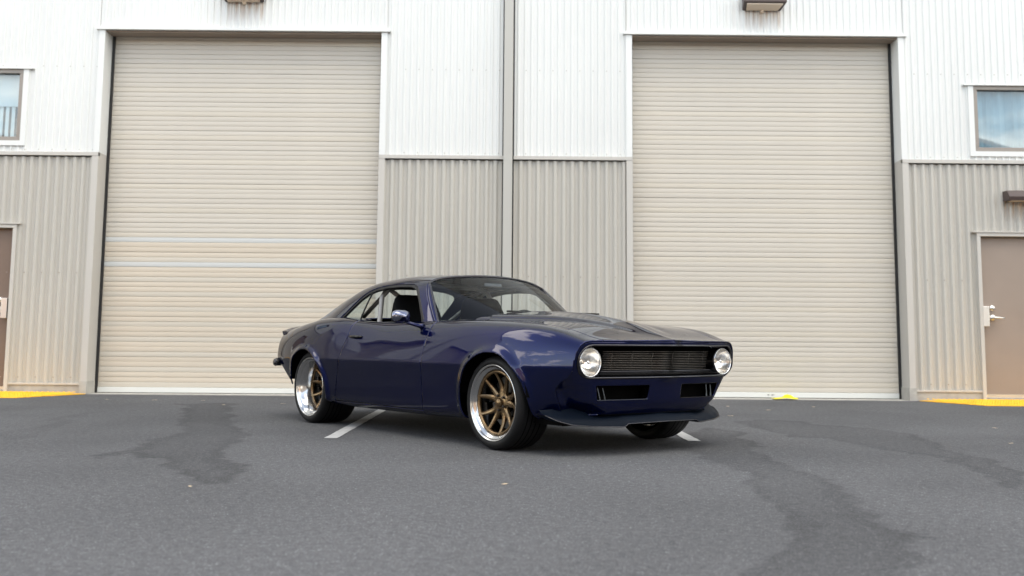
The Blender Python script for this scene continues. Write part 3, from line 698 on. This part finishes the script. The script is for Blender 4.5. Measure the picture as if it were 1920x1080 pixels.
def back_panel(y0, y1, z0, z1, d):
    gy2 = np.linspace(y0, y1, 40); gz2 = np.linspace(z0, z1, 6); A, B = np.meshgrid(gy2, gz2, indexing='ij')
    return np.stack([XF(A, B)-d, A, B], -1).reshape(-1, 3), grid_faces(40, 6)
dobj('radiator_panel', *back_panel(-.74, .74, .50, .74, .115), 'black_matte', gs)
grille = MB(); 
def bar(y0, y1, z, d, r, n=40):
    return [(float(XF(np.array(a), np.array(z)))-d, a, z) for a in np.linspace(y0, y1, n)]
g0 = MB(); g0.tube(bar(-.55, .55, .556, .045, .005), .005, 6); gr = dmb(g0, 'grille', 'dark_trim', smooth=True)
for k in range(11):
    b_ = MB(); b_.tube(bar(-.53, .53, .568+k*.0118, .062, 0, 24), .0026, 5); dmb(b_, 'grille_bar', 'grille_bar', gr, True)
for yv in (-.45, -.28, -.10, .10, .28, .45):
    b_ = MB(); b_.tube([(float(XF(np.array(yv), np.array(zz)))-.07, yv, zz) for zz in (.555, .62, .70)], .003, 5); dmb(b_, 'grille_upright', 'grille_bar', gr, True)
lp = MB(); lv, lf = strip(densify(outline(4, -.60, .60, .526, .534, .0035)), .004, densify(outline(4, -.58, .58, .548, .556, .0035)), .052); lp.add(lv, lf); dmb(lp, 'grille_shelf', 'dark_trim', gr, True)
# headlights
for s in (1, -1):
    hx, hy, hz = .755, .652*s, .616; tilt = 0
    def L(prof, n=48): return MB().lathe(prof, n, 0, (hx, hy, hz))
    rim = dmb(L([(.088, -.02), (.0905, .010), (.096, .013), (.1015, .004), (.1015, -.05)]), 'headlight', 'chrome' if 0 else 'dark_trim', smooth=True)
    dmb(L([(.0, -.075), (.02, -.074), (.045, -.062), (.068, -.042), (.084, -.012), (.089, .0)]), 'reflector', 'lamp_reflector', rim, True)
    dmb(L([(.0, .026), (.03, .024), (.055, .018), (.078, .010), (.089, .001)]), 'lens', 'lamp_glass', rim, True)
    dmb(MB().lathe([(0, .0), (.012, -.002), (.016, -.012), (.016, -.07)], 16, 0, (hx-.002, hy, hz)), 'bulb', 'chrome', rim, True)
    dmb(L([(.0885, .004), (.0895, .0125), (.0925, .0135), (.0935, .010)]), 'retaining_ring', 'chrome', rim, True)
    bz = MB(); bz.lathe([(.101, -.002), (.112, -.03), (.12, -.05)], 48, 0, (hx, hy, hz)); dmb(bz, 'bucket', 'black_gloss', rim, True)
# intakes: dark cavities with ducts
for s in (1, -1):
    c_ = MB(); o1 = [(.155, .463), (.60, .463), (.577, .368), (.162, .368)]; o1 = [(a*s, b) for a, b in o1]; od = densify(o1, .03)
    v, f = strip(od, .003, [(a*.98+.007*s, .416+(b-.416)*.94) for a, b in od], .06); c_.add(v, f); lip_ = dmb(c_, 'intake', 'black_gloss', smooth=False)
    v, f = back_panel(*( (.14, .61) if s > 0 else (-.61, -.14)), .35, .48, .10); dobj('intake_panel', v, f, 'black_matte', lip_)
    t_ = MB(); t_.tube([(float(XF(np.array(a), np.array(.37)))+.001, a*s, .3685) for a in np.linspace(.162, .577, 14)], .003, 5); dmb(t_, 'intake_edge', 'dark_trim', lip_)
    for yy in (.50, .545):
        t_ = MB(); t_.tube([(.74, yy*s, .365), (.72, (yy+.012)*s, .47)], .006, 6); dmb(t_, 'duct_brace', 'black_gloss', lip_)
# splitter lip under the nose
pl = []
yy = np.concatenate([np.linspace(0, .335, 10), np.linspace(.36, .72, 12), np.linspace(.75, .83, 8)])
tx = np.interp(yy, [0, .34, .60, .72, .79, .83], [.70, .665, .60, .54, .50, .46]); tz = np.interp(yy, [0, .6, .72, .83], [.318, .316, .312, .298])
bx_ = np.interp(yy, [0, .335, .36, .60, .72, .79, .83], [.825, .79, .79, .725, .67, .60, .52])
bz_ = np.interp(yy, [0, .335, .365, .60, .72, .79, .83], [.222, .216, .197, .205, .215, .238, .272])
sv = []
for i in range(len(yy)): sv += [(tx[i], yy[i], tz[i]), (tx[i]*.55+bx_[i]*.45, yy[i], tz[i]*.52+bz_[i]*.48-.008), (bx_[i], yy[i], bz_[i]), (bx_[i]-.003, yy[i], bz_[i]-.008), (bx_[i]-.12, yy[i]*.98, bz_[i]-.004)]
sv = np.array(sv); sf = [(i*5+k, i*5+k+1, i*5+6+k, i*5+5+k) for i in range(len(yy)-1) for k in range(4)]
dobj('splitter', *joined(sv, sf), 'splitter_satin')
t_ = MB(); t_.tube([(bx_[i]+.001, yy[i], bz_[i]-.004) for i in range(len(yy)-1, 0, -1)]+[(bx_[i]+.001, -yy[i], bz_[i]-.004) for i in range(len(yy))], .0035, 6); dmb(t_, 'splitter_edge', 'dark_trim', smooth=True)

# ---- tail
gy2 = np.linspace(-.84, .84, 60); gz2 = np.linspace(.40, .86, 12); A, B = np.meshgrid(gy2, gz2, indexing='ij')
TV = np.stack([XRr(A)+.006, A, B], -1).reshape(-1, 3); TF = [f[::-1] for f in grid_faces(60, 12)]
TV, TF = cut(TV, TF, lambda V: np.interp(V[:, 2], [.40, .55, .62, .75, .80, .86], [.70, .775, .785, .745, .70, .40])-np.abs(V[:, 1]))
dobj('tail_panel', TV, TF, 'paint')
sp = MB(); n = 24; sv = []
for i in range(n+1):
    a = -.76+1.52*i/n; x0 = float(XRr(np.array(a))); h = .855-.05*(abs(a)/.76)**3
    sv += [(x0+.20, a, h-.02), (x0+.06, a, h+.022), (x0-.03, a, h+.045-.02*(abs(a)/.76)**6), (x0-.035, a, h+.035-.02*(abs(a)/.76)**6), (x0+.01, a, h-.05)]
sp.add(sv, [(i*5+k, i*5+k+1, i*5+6+k, i*5+5+k) for i in range(n) for k in range(4)]+[(0, 1, 2, 3, 4), tuple(n*5+k for k in range(4, -1, -1))]); dmb(sp, 'rear_spoiler', 'paint', smooth=False)
bmp = MB(); pts = []
for i in range(41):
    a = -.865+1.73*i/40; pts.append((float(np.interp(abs(a), [0, .5, .70, .78, .83, .865], [-3.775, -3.755, -3.725, -3.69, -3.63, -3.54])), a, .525))
sv = []
for p in pts: sv += [(p[0]+.05, p[1], .565), (p[0], p[1], .555), (p[0]-.022, p[1], .53), (p[0]-.005, p[1], .50), (p[0]+.05, p[1], .49)]
bmp.add(sv, [(i*5+k, i*5+(k+1) % 5, i*5+5+(k+1) % 5, i*5+5+k) for i in range(40) for k in range(5)]+[(0, 1, 2, 3, 4), tuple(40*5+k for k in range(4, -1, -1))]); dmb(bmp, 'rear_bumper', 'dark_trim', smooth=True)

# ---- greenhouse: lines from the belt up the pillar and across to the centre
GL = [
 [(-.90, .752, .875), (-1.0, .722, .97), (-1.12, .676, 1.09), (-1.225, .625, 1.195), (-1.265, .545, 1.258), (-1.21, .28, 1.288), (-1.165, 0, 1.298)],
 [(-.985, .772, .875), (-1.085, .736, .97), (-1.205, .688, 1.09), (-1.315, .637, 1.20), (-1.365, .55, 1.27), (-1.36, .28, 1.303), (-1.35, 0, 1.312)],
 [(-1.70, .785, .872), (-1.70, .750, .97), (-1.70, .705, 1.09), (-1.70, .655, 1.205), (-1.70, .56, 1.282), (-1.70, .28, 1.318), (-1.70, 0, 1.326)],
 [(-2.22, .79, .885), (-2.17, .748, .975), (-2.12, .70, 1.09), (-2.07, .648, 1.198), (-2.04, .555, 1.270), (-2.03, .28, 1.305), (-2.03, 0, 1.312)],
 [(-2.62, .755, .925), (-2.52, .718, .995), (-2.42, .672, 1.09), (-2.32, .622, 1.178), (-2.27, .54, 1.240), (-2.24, .28, 1.272), (-2.23, 0, 1.28)],
 [(-3.06, .675, .915), (-2.90, .648, .975), (-2.73, .612, 1.065), (-2.55, .572, 1.148), (-2.44, .505, 1.20), (-2.385, .27, 1.232), (-2.37, 0, 1.238)]]
GL = np.array(GL); sK = [0, .10, .75, 1.35, 1.75, 2.2]; sF = np.linspace(0, 2.2, 111)
GC = np.zeros((111, 7, 3))
for k in range(7):
    for c in range(3): GC[:, k, c] = gsmooth(pchip(sK, GL[:, k, c], sF), 3.0)
GC[:, 6, 1] = 0
GV, GT = bspline(GC, 8, mirror_end=True)
SS = np.broadcast_to(sF[:, None], GV.shape[:2]); GA = np.concatenate([GV, np.broadcast_to(GT[None, :, None], GV.shape[:2]+(1,)), SS[..., None]], -1).reshape(-1, 5)
GF = [f[::-1] for f in grid_faces(GV.shape[0], GV.shape[1])]; GF = [f[::-1] for f in GF]
WP = np.array([(-1.005, .84), (-1.10, .955), (-1.235, 1.10), (-1.330, 1.186), (-1.42, 1.213), (-1.60, 1.222), (-1.80, 1.219), (-1.98, 1.201), (-2.10, 1.172), (-2.20, 1.122), (-2.30, 1.05), (-2.40, .965), (-2.475, .895), (-2.47, .84)])
def poly_sd(px, pz, P):
    ins = np.zeros(len(px), bool); dm = np.full(len(px), 9.)
    for a, b in zip(P, np.roll(P, -1, 0)):
        c = ((a[1] > pz) != (b[1] > pz)); t = (b[0]-a[0])*(pz-a[1])/(b[1]-a[1]+1e-12)+a[0]; ins ^= c & (px < t)
        e = b-a; s = np.clip(((px-a[0])*e[0]+(pz-a[1])*e[1])/(e@e), 0, 1); dm = np.minimum(dm, np.hypot(px-a[0]-s*e[0], pz-a[1]-s*e[1]))
    return np.where(ins, dm, -dm)
wsd = lambda V: poly_sd(V[:, 0], V[:, 2], WP)
shell = cut(GA, GF, lambda V: np.where(V[:, 3] < 4.2, -wsd(V), 1))
dobj('roof_shell', *joined(*shell), 'paint', solid=.018)
wing = cut(GA, GF, lambda V: np.where(V[:, 3] < 4.2, wsd(V), -1))
frame_ = cut(*wing, lambda V: .026-wsd(V), lambda V: V[:, 2]-.87); fv_ = frame_[0].copy(); fv_[:, 1] -= .008
both('window_seal', fv_, frame_[1], 'black_satin', solid=.02)
qg = cut(*wing, lambda V: -2.085-.16*(V[:, 2]-.9)*-1.0-V[:, 0], lambda V: V[:, 2]-.86, lambda V: wsd(V)-.015); qv = qg[0].copy(); qv[:, 1] -= .018
q_ = both('quarter_window', qv, qg[1], 'auto_glass')
for i, mr in enumerate((False, True)):
    t_ = MB(); pz = np.linspace(.87, 1.19, 8); px = -2.085+.16*(pz-.9); py = np.interp(pz, [.88, .975, 1.09, 1.2], [.755, .728, .682, .628]); t_.tube(list(zip(px, py, pz)), .008, 6); dmb(t_, 'window_divider', 'black_satin', q_[i], True, mirror=mr)
# glass front and rear
def patch(lower, upper, n, bulge, mat, name, nrm):
    v = []
    for i in range(len(lower)):
        a, b = np.array(lower[i]), np.array(upper[i])
        for k in range(n+1): t = k/n; v.append(a*(1-t)+b*t+np.array(nrm)*bulge*4*t*(1-t))
    return dobj(name, v, grid_faces(len(lower), n+1), mat)
hdr = GV[0]; up_i = [np.argmin(np.abs(GT-t)) for t in np.linspace(3.35, 6, 18)]
U = [hdr[i] for i in up_i]; yb = [.735*(1-((t-3.35)/2.65))**.9 if t < 6 else 0 for t in np.linspace(3.35, 6, 18)]
Lw = [(-.555-.33*(abs(q)/.735)**2.4, q, .952-.075*(q/.735)**2) for q in yb]
U = [np.array(q)+[.002, 0, -.004] for q in U]
Lf = Lw+[(a, -b, c) for a, b, c in Lw[::-1][1:]]; Uf = U+[q*[1, -1, 1] for q in U[::-1][1:]]
patch(Lf, Uf, 10, .012, 'auto_glass', 'windshield', (.7, 0, .7))
t_ = MB(); t_.tube([tuple(q) for q in Uf], .011, 6); ws_t = dmb(t_, 'windshield_trim', 'dark_trim', smooth=True)
band = [np.array(u)*(1-.055)+np.array(l)*.055 for u, l in zip(Uf, Lf)]
for mr in (False, True):                               # A-pillar reveal: pillar face between glass edge and shell
    e0 = [hdr[i] for i in range(0, up_i[0]+1, 2)]; n = len(e0); l0, u0 = np.array(Lw[0]), np.array(U[0])
    e1 = [l0*(1-k/(n-1))+u0*(k/(n-1))+np.array([.02, -.012, 0])*0 for k in range(n)]
    dobj('pillar_reveal', [tuple(q) for q in e0]+[tuple(q) for q in e1], [(k, k+n, k+n+1, k+1) for k in range(n-1)], 'paint', mirror=mr, solid=.012)
    t_ = MB(); t_.tube([tuple(q+np.array([.006, .0, .004])) for q in e1], .010, 6); dmb(t_, 'pillar_trim', 'dark_trim', ws_t, True, mirror=mr)
rear = GV[-1]; r_i = [np.argmin(np.abs(GT-t)) for t in np.linspace(.0, 6, 24)]
RU = [rear[i] for i in r_i]; RL = [(-3.06+.12*(q[1]/.675)**0*(1-(q[1]/.675)**2)*.6, q[1]*.98, .925+.03*(1-(q[1]/.675)**2)) for q in RU]
RUf = RU+[np.array(q)*[1, -1, 1] for q in RU[::-1][1:]]; RLf = RL+[(a, -b, c) for a, b, c in RL[::-1][1:]]
patch([tuple(q) for q in RLf], [tuple(np.array(q)+[0, 0, -.004]) for q in RUf], 8, .006, 'auto_glass', 'rear_window', (-.6, 0, .8))
# ---- mirror, wipers, handles
def mirror(mr):
    m = MB(); pts = []
    for i in range(9):
        t = i/8; a = math.pi*t
        s = math.sin(a)**.6 if 0 < t < 1 else .05
        pts.append((t, s))
    v = []; n = 20
    for t, s in pts:
        cx_ = -1.135+.11*t; 
        for k in range(n):
            a = 2*math.pi*k/n; c, d = math.cos(a), math.sin(a)
            sq = (abs(c)**3.2+abs(d)**3.2)**(-1/3.2)
            v.append((cx_, .952+.082*c*sq*(.72+.28*s)*min(1, s+.55*(t < .1)), .940+.047*d*sq*min(1, s+.9*(t < .1))-.006*t))
    m.add(v, [(i*n+k, i*n+(k+1) % n, (i+1)*n+(k+1) % n, (i+1)*n+k) for i in range(8) for k in range(n)]+[tuple(range(n)), tuple(8*n+k for k in range(n-1, -1, -1))])
    o = dmb(m, 'side_mirror', 'mirror_chrome', smooth=True, mirror=mr)
    t_ = MB(); t_.tube([(-1.09, .93, .905), (-1.03, .89, .878), (-.98, .85, .862), (-.95, .83, .855)], [.016, .014, .016, .026], 10); dmb(t_, 'mirror_arm', 'paint', o, True, mirror=mr)
mirror(False); mirror(True)
for d_, mr in zip(dr, (False, True)):
    t_ = MB(); t_.tube([(-1.80, .884, .775), (-1.83, .905, .776), (-1.90, .907, .777), (-1.97, .902, .777), (-1.995, .884, .776)], [.008, .011, .012, .012, .010], 8); dmb(t_, 'door_handle', 'black_gloss', d_, True, mirror=mr)
    t_ = MB(); t_.lathe([(0, .905), (.009, .9045), (.012, .90), (.012, .87)], 14, 1, (-1.955, 0, .690)); dmb(t_, 'door_lock', 'chrome', d_, True, mirror=mr)
for y0, y1, x1 in ((.30, -.20, -.70), (-.25, -.70, -.80)):
    t_ = MB(); t_.tube([(-.575, y0, .962), (-.63, (y0+y1)/2, .985), (x1, y1, .992)], [.007, .006, .004], 6); wp = dmb(t_, 'wiper', 'black_satin', smooth=True)
    t_ = MB(); t_.box((-.645, min(y0, y1)-.03, .976), (-.628, max(y0, y1)-.05, .990)); dmb(t_, 'wiper_blade', 'black_satin', wp)
t_ = MB(); t_.tube([(.30, .905, .735), (.27, .905, .735)], .004, 6)

# ---- interior
fp = boxo('floor_pan', (-2.35, -.74, .20), (.60, .74, .235), 'black_matte', car)
boxo('firewall', (-.62, -.70, .235), (-.58, .70, .86), 'black_matte', fp); boxo('engine_block', (-.55, -.36, .24), (.50, .36, .70), 'black_matte', fp)
boxo('radiator_support', (.55, -.62, .24), (.59, .62, .72), 'black_matte', fp)
boxo('rear_bulkhead', (-2.62, -.68, .235), (-2.58, .68, .86), 'black_matte', fp)
boxo('trunk_floor', (-3.30, -.50, .40), (-2.6, .50, .52), 'black_matte', fp)
for s in (1, -1):
    boxo('inner_panel', (-2.55, s*.70-.012, .235), (-.7, s*.70+.012, .862), 'black_satin', fp)
    for cx_ in (0, -WB):                                # wheel housings
        m = MB(); prof = [(cx_+.40*math.cos(a), RT+.40*math.sin(a)) for a in np.linspace(math.radians(8), math.radians(172), 22)]
        yi, yo = (.50, .885); v = [(p[0], yi*s, min(p[1], .80)) for p in prof]+[(p[0], yo*s, min(p[1], .80)) for p in prof]; k = len(prof)
        m.add(v, [(i, i+1, k+i+1, k+i) for i in range(k-1)]+[tuple(range(k))]); m.obj('wheel_housing', 'black_matte', car)
m = MB(); m.prism([(-.62, .70), (-.98, .72), (-1.02, .80), (-.98, .885), (-.80, .905), (-.62, .91)], 1, -.70, .70); dmb(m, 'dashboard', 'black_satin', bevel=.02)
m = MB(); m.prism([(-2.45, .24), (-2.05, .24), (-2.05, .50), (-2.35, .54), (-2.55, .90), (-3.0, .91), (-3.0, .86), (-2.6, .84)], 1, -.66, .66); dmb(m, 'rear_seat', 'seat_fabric', bevel=.02)
def seat(yc):
    def slab(sections):
        v = []; n = 24
        for (cx_, cz_, w_, t_, ax) in sections:
            for k in range(n):
                a = 2*math.pi*k/n; c, d = math.cos(a), math.sin(a); sq = (abs(c)**4+abs(d)**4)**-.25
                v.append((cx_+ax[0]*t_*d*sq, yc+w_*c*sq, cz_+ax[1]*t_*d*sq))
        q = len(sections); return v, [(i*n+k, i*n+(k+1) % n, (i+1)*n+(k+1) % n, (i+1)*n+k) for i in range(q-1) for k in range(n)]+[tuple(range(n)), tuple((q-1)*n+k for k in range(n-1, -1, -1))]
    b = MB(); b.add(*slab([(-1.62, .42, .24, .05, (1, .2)), (-1.66, .50, .265, .08, (1, .2)), (-1.71, .70, .265, .075, (1, .2)), (-1.76, .86, .25, .065, (1, .2)), (-1.79, .97, .24, .06, (1, .2)), (-1.81, 1.06, .21, .055, (1, .2)), (-1.825, 1.115, .185, .05, (1, .2)), (-1.83, 1.135, .16, .03, (1, .2))]))
    o = dmb(b, 'seat', 'seat_fabric', smooth=True)
    c = MB(); c.add(*slab([(-1.68, .40, .25, .06, (0, 1)), (-1.60, .42, .26, .09, (0, 1)), (-1.30, .44, .26, .09, (0, 1)), (-1.16, .43, .24, .06, (0, 1))])); dmb(c, 'seat_cushion', 'seat_fabric', o, True)
seat(.36); seat(-.36)
m = MB(); m.tube([(-1.22+.04*math.sin(a), -.36+.18*math.cos(a), .84+.17*math.sin(a)) for a in np.linspace(0, 2*math.pi, 36, endpoint=False)], .013, 8, True); sw = dmb(m, 'steering_wheel', 'black_satin', smooth=True)
m = MB(); m.tube([(-1.22, -.36, .84), (-.95, -.36, .78)], .025, 10); m.tube([(-1.22, -.53, .84), (-1.20, -.36, .84), (-1.22, -.19, .84)], .012, 8); dmb(m, 'steering_column', 'black_satin', sw)
cg = MB(); hoop = [(-1.95, .63, .24), (-1.95, .64, .80), (-1.97, .60, 1.12), (-1.975, .54, 1.20), (-1.98, .42, 1.235), (-1.98, 0, 1.245)]
cg.tube(hoop+[(a, -b, c) for a, b, c in hoop[::-1][1:]], .022, 12); cage = dmb(cg, 'roll_cage', 'cage_grey', smooth=True)
for s in (1, -1):
    b_ = MB(); b_.tube([(-1.97, s*.52, 1.20), (-2.75, s*.48, .82)], .02, 10); dmb(b_, 'cage_brace', 'cage_grey', cage, True)
b_ = MB(); b_.tube([(-1.97, .52, 1.19), (-1.96, -.60, .50)], .02, 10); dmb(b_, 'cage_diagonal', 'cage_grey', cage, True)
b_ = MB(); b_.box((-1.24, -.62, 1.235), (-2.2, .62, 1.25)); b_ = None
hl = cut(GA, GF, lambda V: V[:, 3]-4.0, lambda V: V[:, 4]-.05, lambda V: 2.1-V[:, 4]); hv, hf = joined(*hl); hv = hv.copy(); hv[:, 2] -= .028; dobj('headliner', hv, hf, 'black_matte')
m = MB(); m.prism([(-1.15, 1.205), (-1.19, 1.205), (-1.20, 1.225), (-1.16, 1.235)], 1, -.09, .09); dmb(m, 'rear_view_mirror', 'dark_trim', bevel=.005)

# ---- wheels
def wheel(xc, yo, w, dish, mr):
    """outer face at lateral yo, total width w, spokes set dish deep behind the lip"""
    s = -1 if mr else 1; c = (xc, 0, RT); rl = .262
    def Lz(prof, n=72): return MB().lathe([(r, yo-h) for r, h in prof], n, 1, c)
    lip = [(.262, .006), (.266, .0), (.262, -.003), (.254, .001), (.249, .009), (.2475, .016), (.244, .018), (.237, .024), (.229, .027), (.2265, dish-.005), (.224, dish), (.222, w-.05), (.25, w-.01), (.262, w-.006)]
    rim = dmb(Lz(lip), 'wheel', 'polished_lip', smooth=True, mirror=mr)
    tp = [(.258, .006), (.270, -.004), (.285, -.007), (.300, -.002), (.311, .008), (.319, .022), (.323, .038), (.323, w-.038), (.319, w-.022), (.305, w-.002), (.285, w+.006), (.258, w-.006)]
    ty = dmb(Lz(tp, 96), 'tyre', 'rubber', rim, True, mirror=mr)
    gv = MB()
    for q in (.065, .105, .145, .185):
        if q < w-.05: gv.lathe([(.3236, yo-q+.004), (.3236, yo-q-.004)], 72, 1, c)
    dmb(gv, 'tread_groove', 'black_matte', rim, mirror=mr)
    dmb(Lz([(.2255, dish+.004), (.222, dish-.006), (.213, dish-.008), (.204, dish-.003), (.202, dish+.012), (.212, dish+.02)]), 'spoke_ring', 'bronze', rim, True, mirror=mr)
    hub = dish+.026
    dmb(Lz([(.0, hub+.0), (.036, hub), (.050, hub+.004), (.066, hub+.008), (.074, hub+.018), (.074, hub+.05)], 40), 'hub', 'bronze', rim, True, mirror=mr)
    dmb(Lz([(.0, hub-.030), (.02, hub-.029), (.029, hub-.022), (.031, hub+.002)], 32), 'centre_cap', 'bronze', rim, True, mirror=mr)
    for k in range(10):
        pair = (k//2)*72+(-1 if k % 2 == 0 else 1)*19; a1 = math.radians(pair+8); a0 = math.radians((k//2)*72+8+(-1 if k % 2 == 0 else 1)*9)
        v = []; N = 8
        for i in range(N+1):
            t = i/N; r = .052+(.219-.052)*t; a = a0+(a1-a0)*(t**1.0); wd = .023*(1-t)+.0095*t+.006*max(0, 1-t*4)+.003*max(0, t*5-4)
            dp = hub+.004+(dish-.012-hub-.004)*t**1.6+.010*math.sin(math.pi*t); th = .030*(1-.45*t)
            ct, st_ = math.cos(a), math.sin(a)
            for (e, q) in ((-1, th), (-1, .006), (-.35, 0), (.35, 0), (1, .006), (1, th)):
                v.append((xc+r*ct-st_*wd*e, yo-(dp+q), RT+r*st_+ct*wd*e))
        f = [(i*6+j, i*6+(j+1) % 6, i*6+6+(j+1) % 6, i*6+6+j) for i in range(N) for j in range(6)]+[tuple(range(6)), tuple(N*6+j for j in range(5, -1, -1))]
        m_ = MB(); m_.add(v, f); dmb(m_, 'spoke', 'bronze', rim, False, mirror=mr)
    for k in range(5):
        a = math.radians(k*72+8+36); m_ = MB(); m_.lathe([(0, yo-hub+.014), (.008, yo-hub+.013), (.010, yo-hub+.008), (.011, yo-hub-.02)], 6, 1, (xc+.052*math.cos(a), 0, RT+.052*math.sin(a))); dmb(m_, 'lug_nut', 'dark_trim', rim, mirror=mr)
    dmb(Lz([(.07, hub+.075), (.185, hub+.075), (.185, hub+.10), (.07, hub+.10)], 48), 'brake_disc', 'disc_metal', rim, False, mirror=mr)
    m_ = MB(); pr = [(xc+r*math.cos(a), RT+r*math.sin(a)) for r, a in [(.125, 2.5), (.205, 2.45), (.21, 2.8), (.205, 3.2), (.125, 3.15)]]; m_.prism(pr, 1, yo-hub-.05, yo-hub-.13); dmb(m_, 'brake_caliper', 'black_gloss', rim, False, mirror=mr, bevel=.006)
    dmb(Lz([(.0, w-.045), (.10, w-.045), (.216, w-.055)], 48), 'backing_plate', 'black_matte', rim, False, mirror=mr)
    v_ = MB(); v_.tube([(xc+.238*math.cos(-1.35), yo-.02, RT+.238*math.sin(-1.35)), (xc+.222*math.cos(-1.35), yo-.045, RT+.222*math.sin(-1.35))], .004, 6); dmb(v_, 'valve_stem', 'chrome', rim, mirror=mr)
for mr in (False, True):
    wheel(0, .868, .275, .042, mr); wheel(-WB, .880, .335, .135, mr)
b_ = MB(); b_.tube([(-2.5, -.2, .19), (-1.2, -.2, .17), (-.7, -.3, .18)], .035, 10); dmb(b_, 'exhaust_pipe', 'dark_trim', smooth=True)
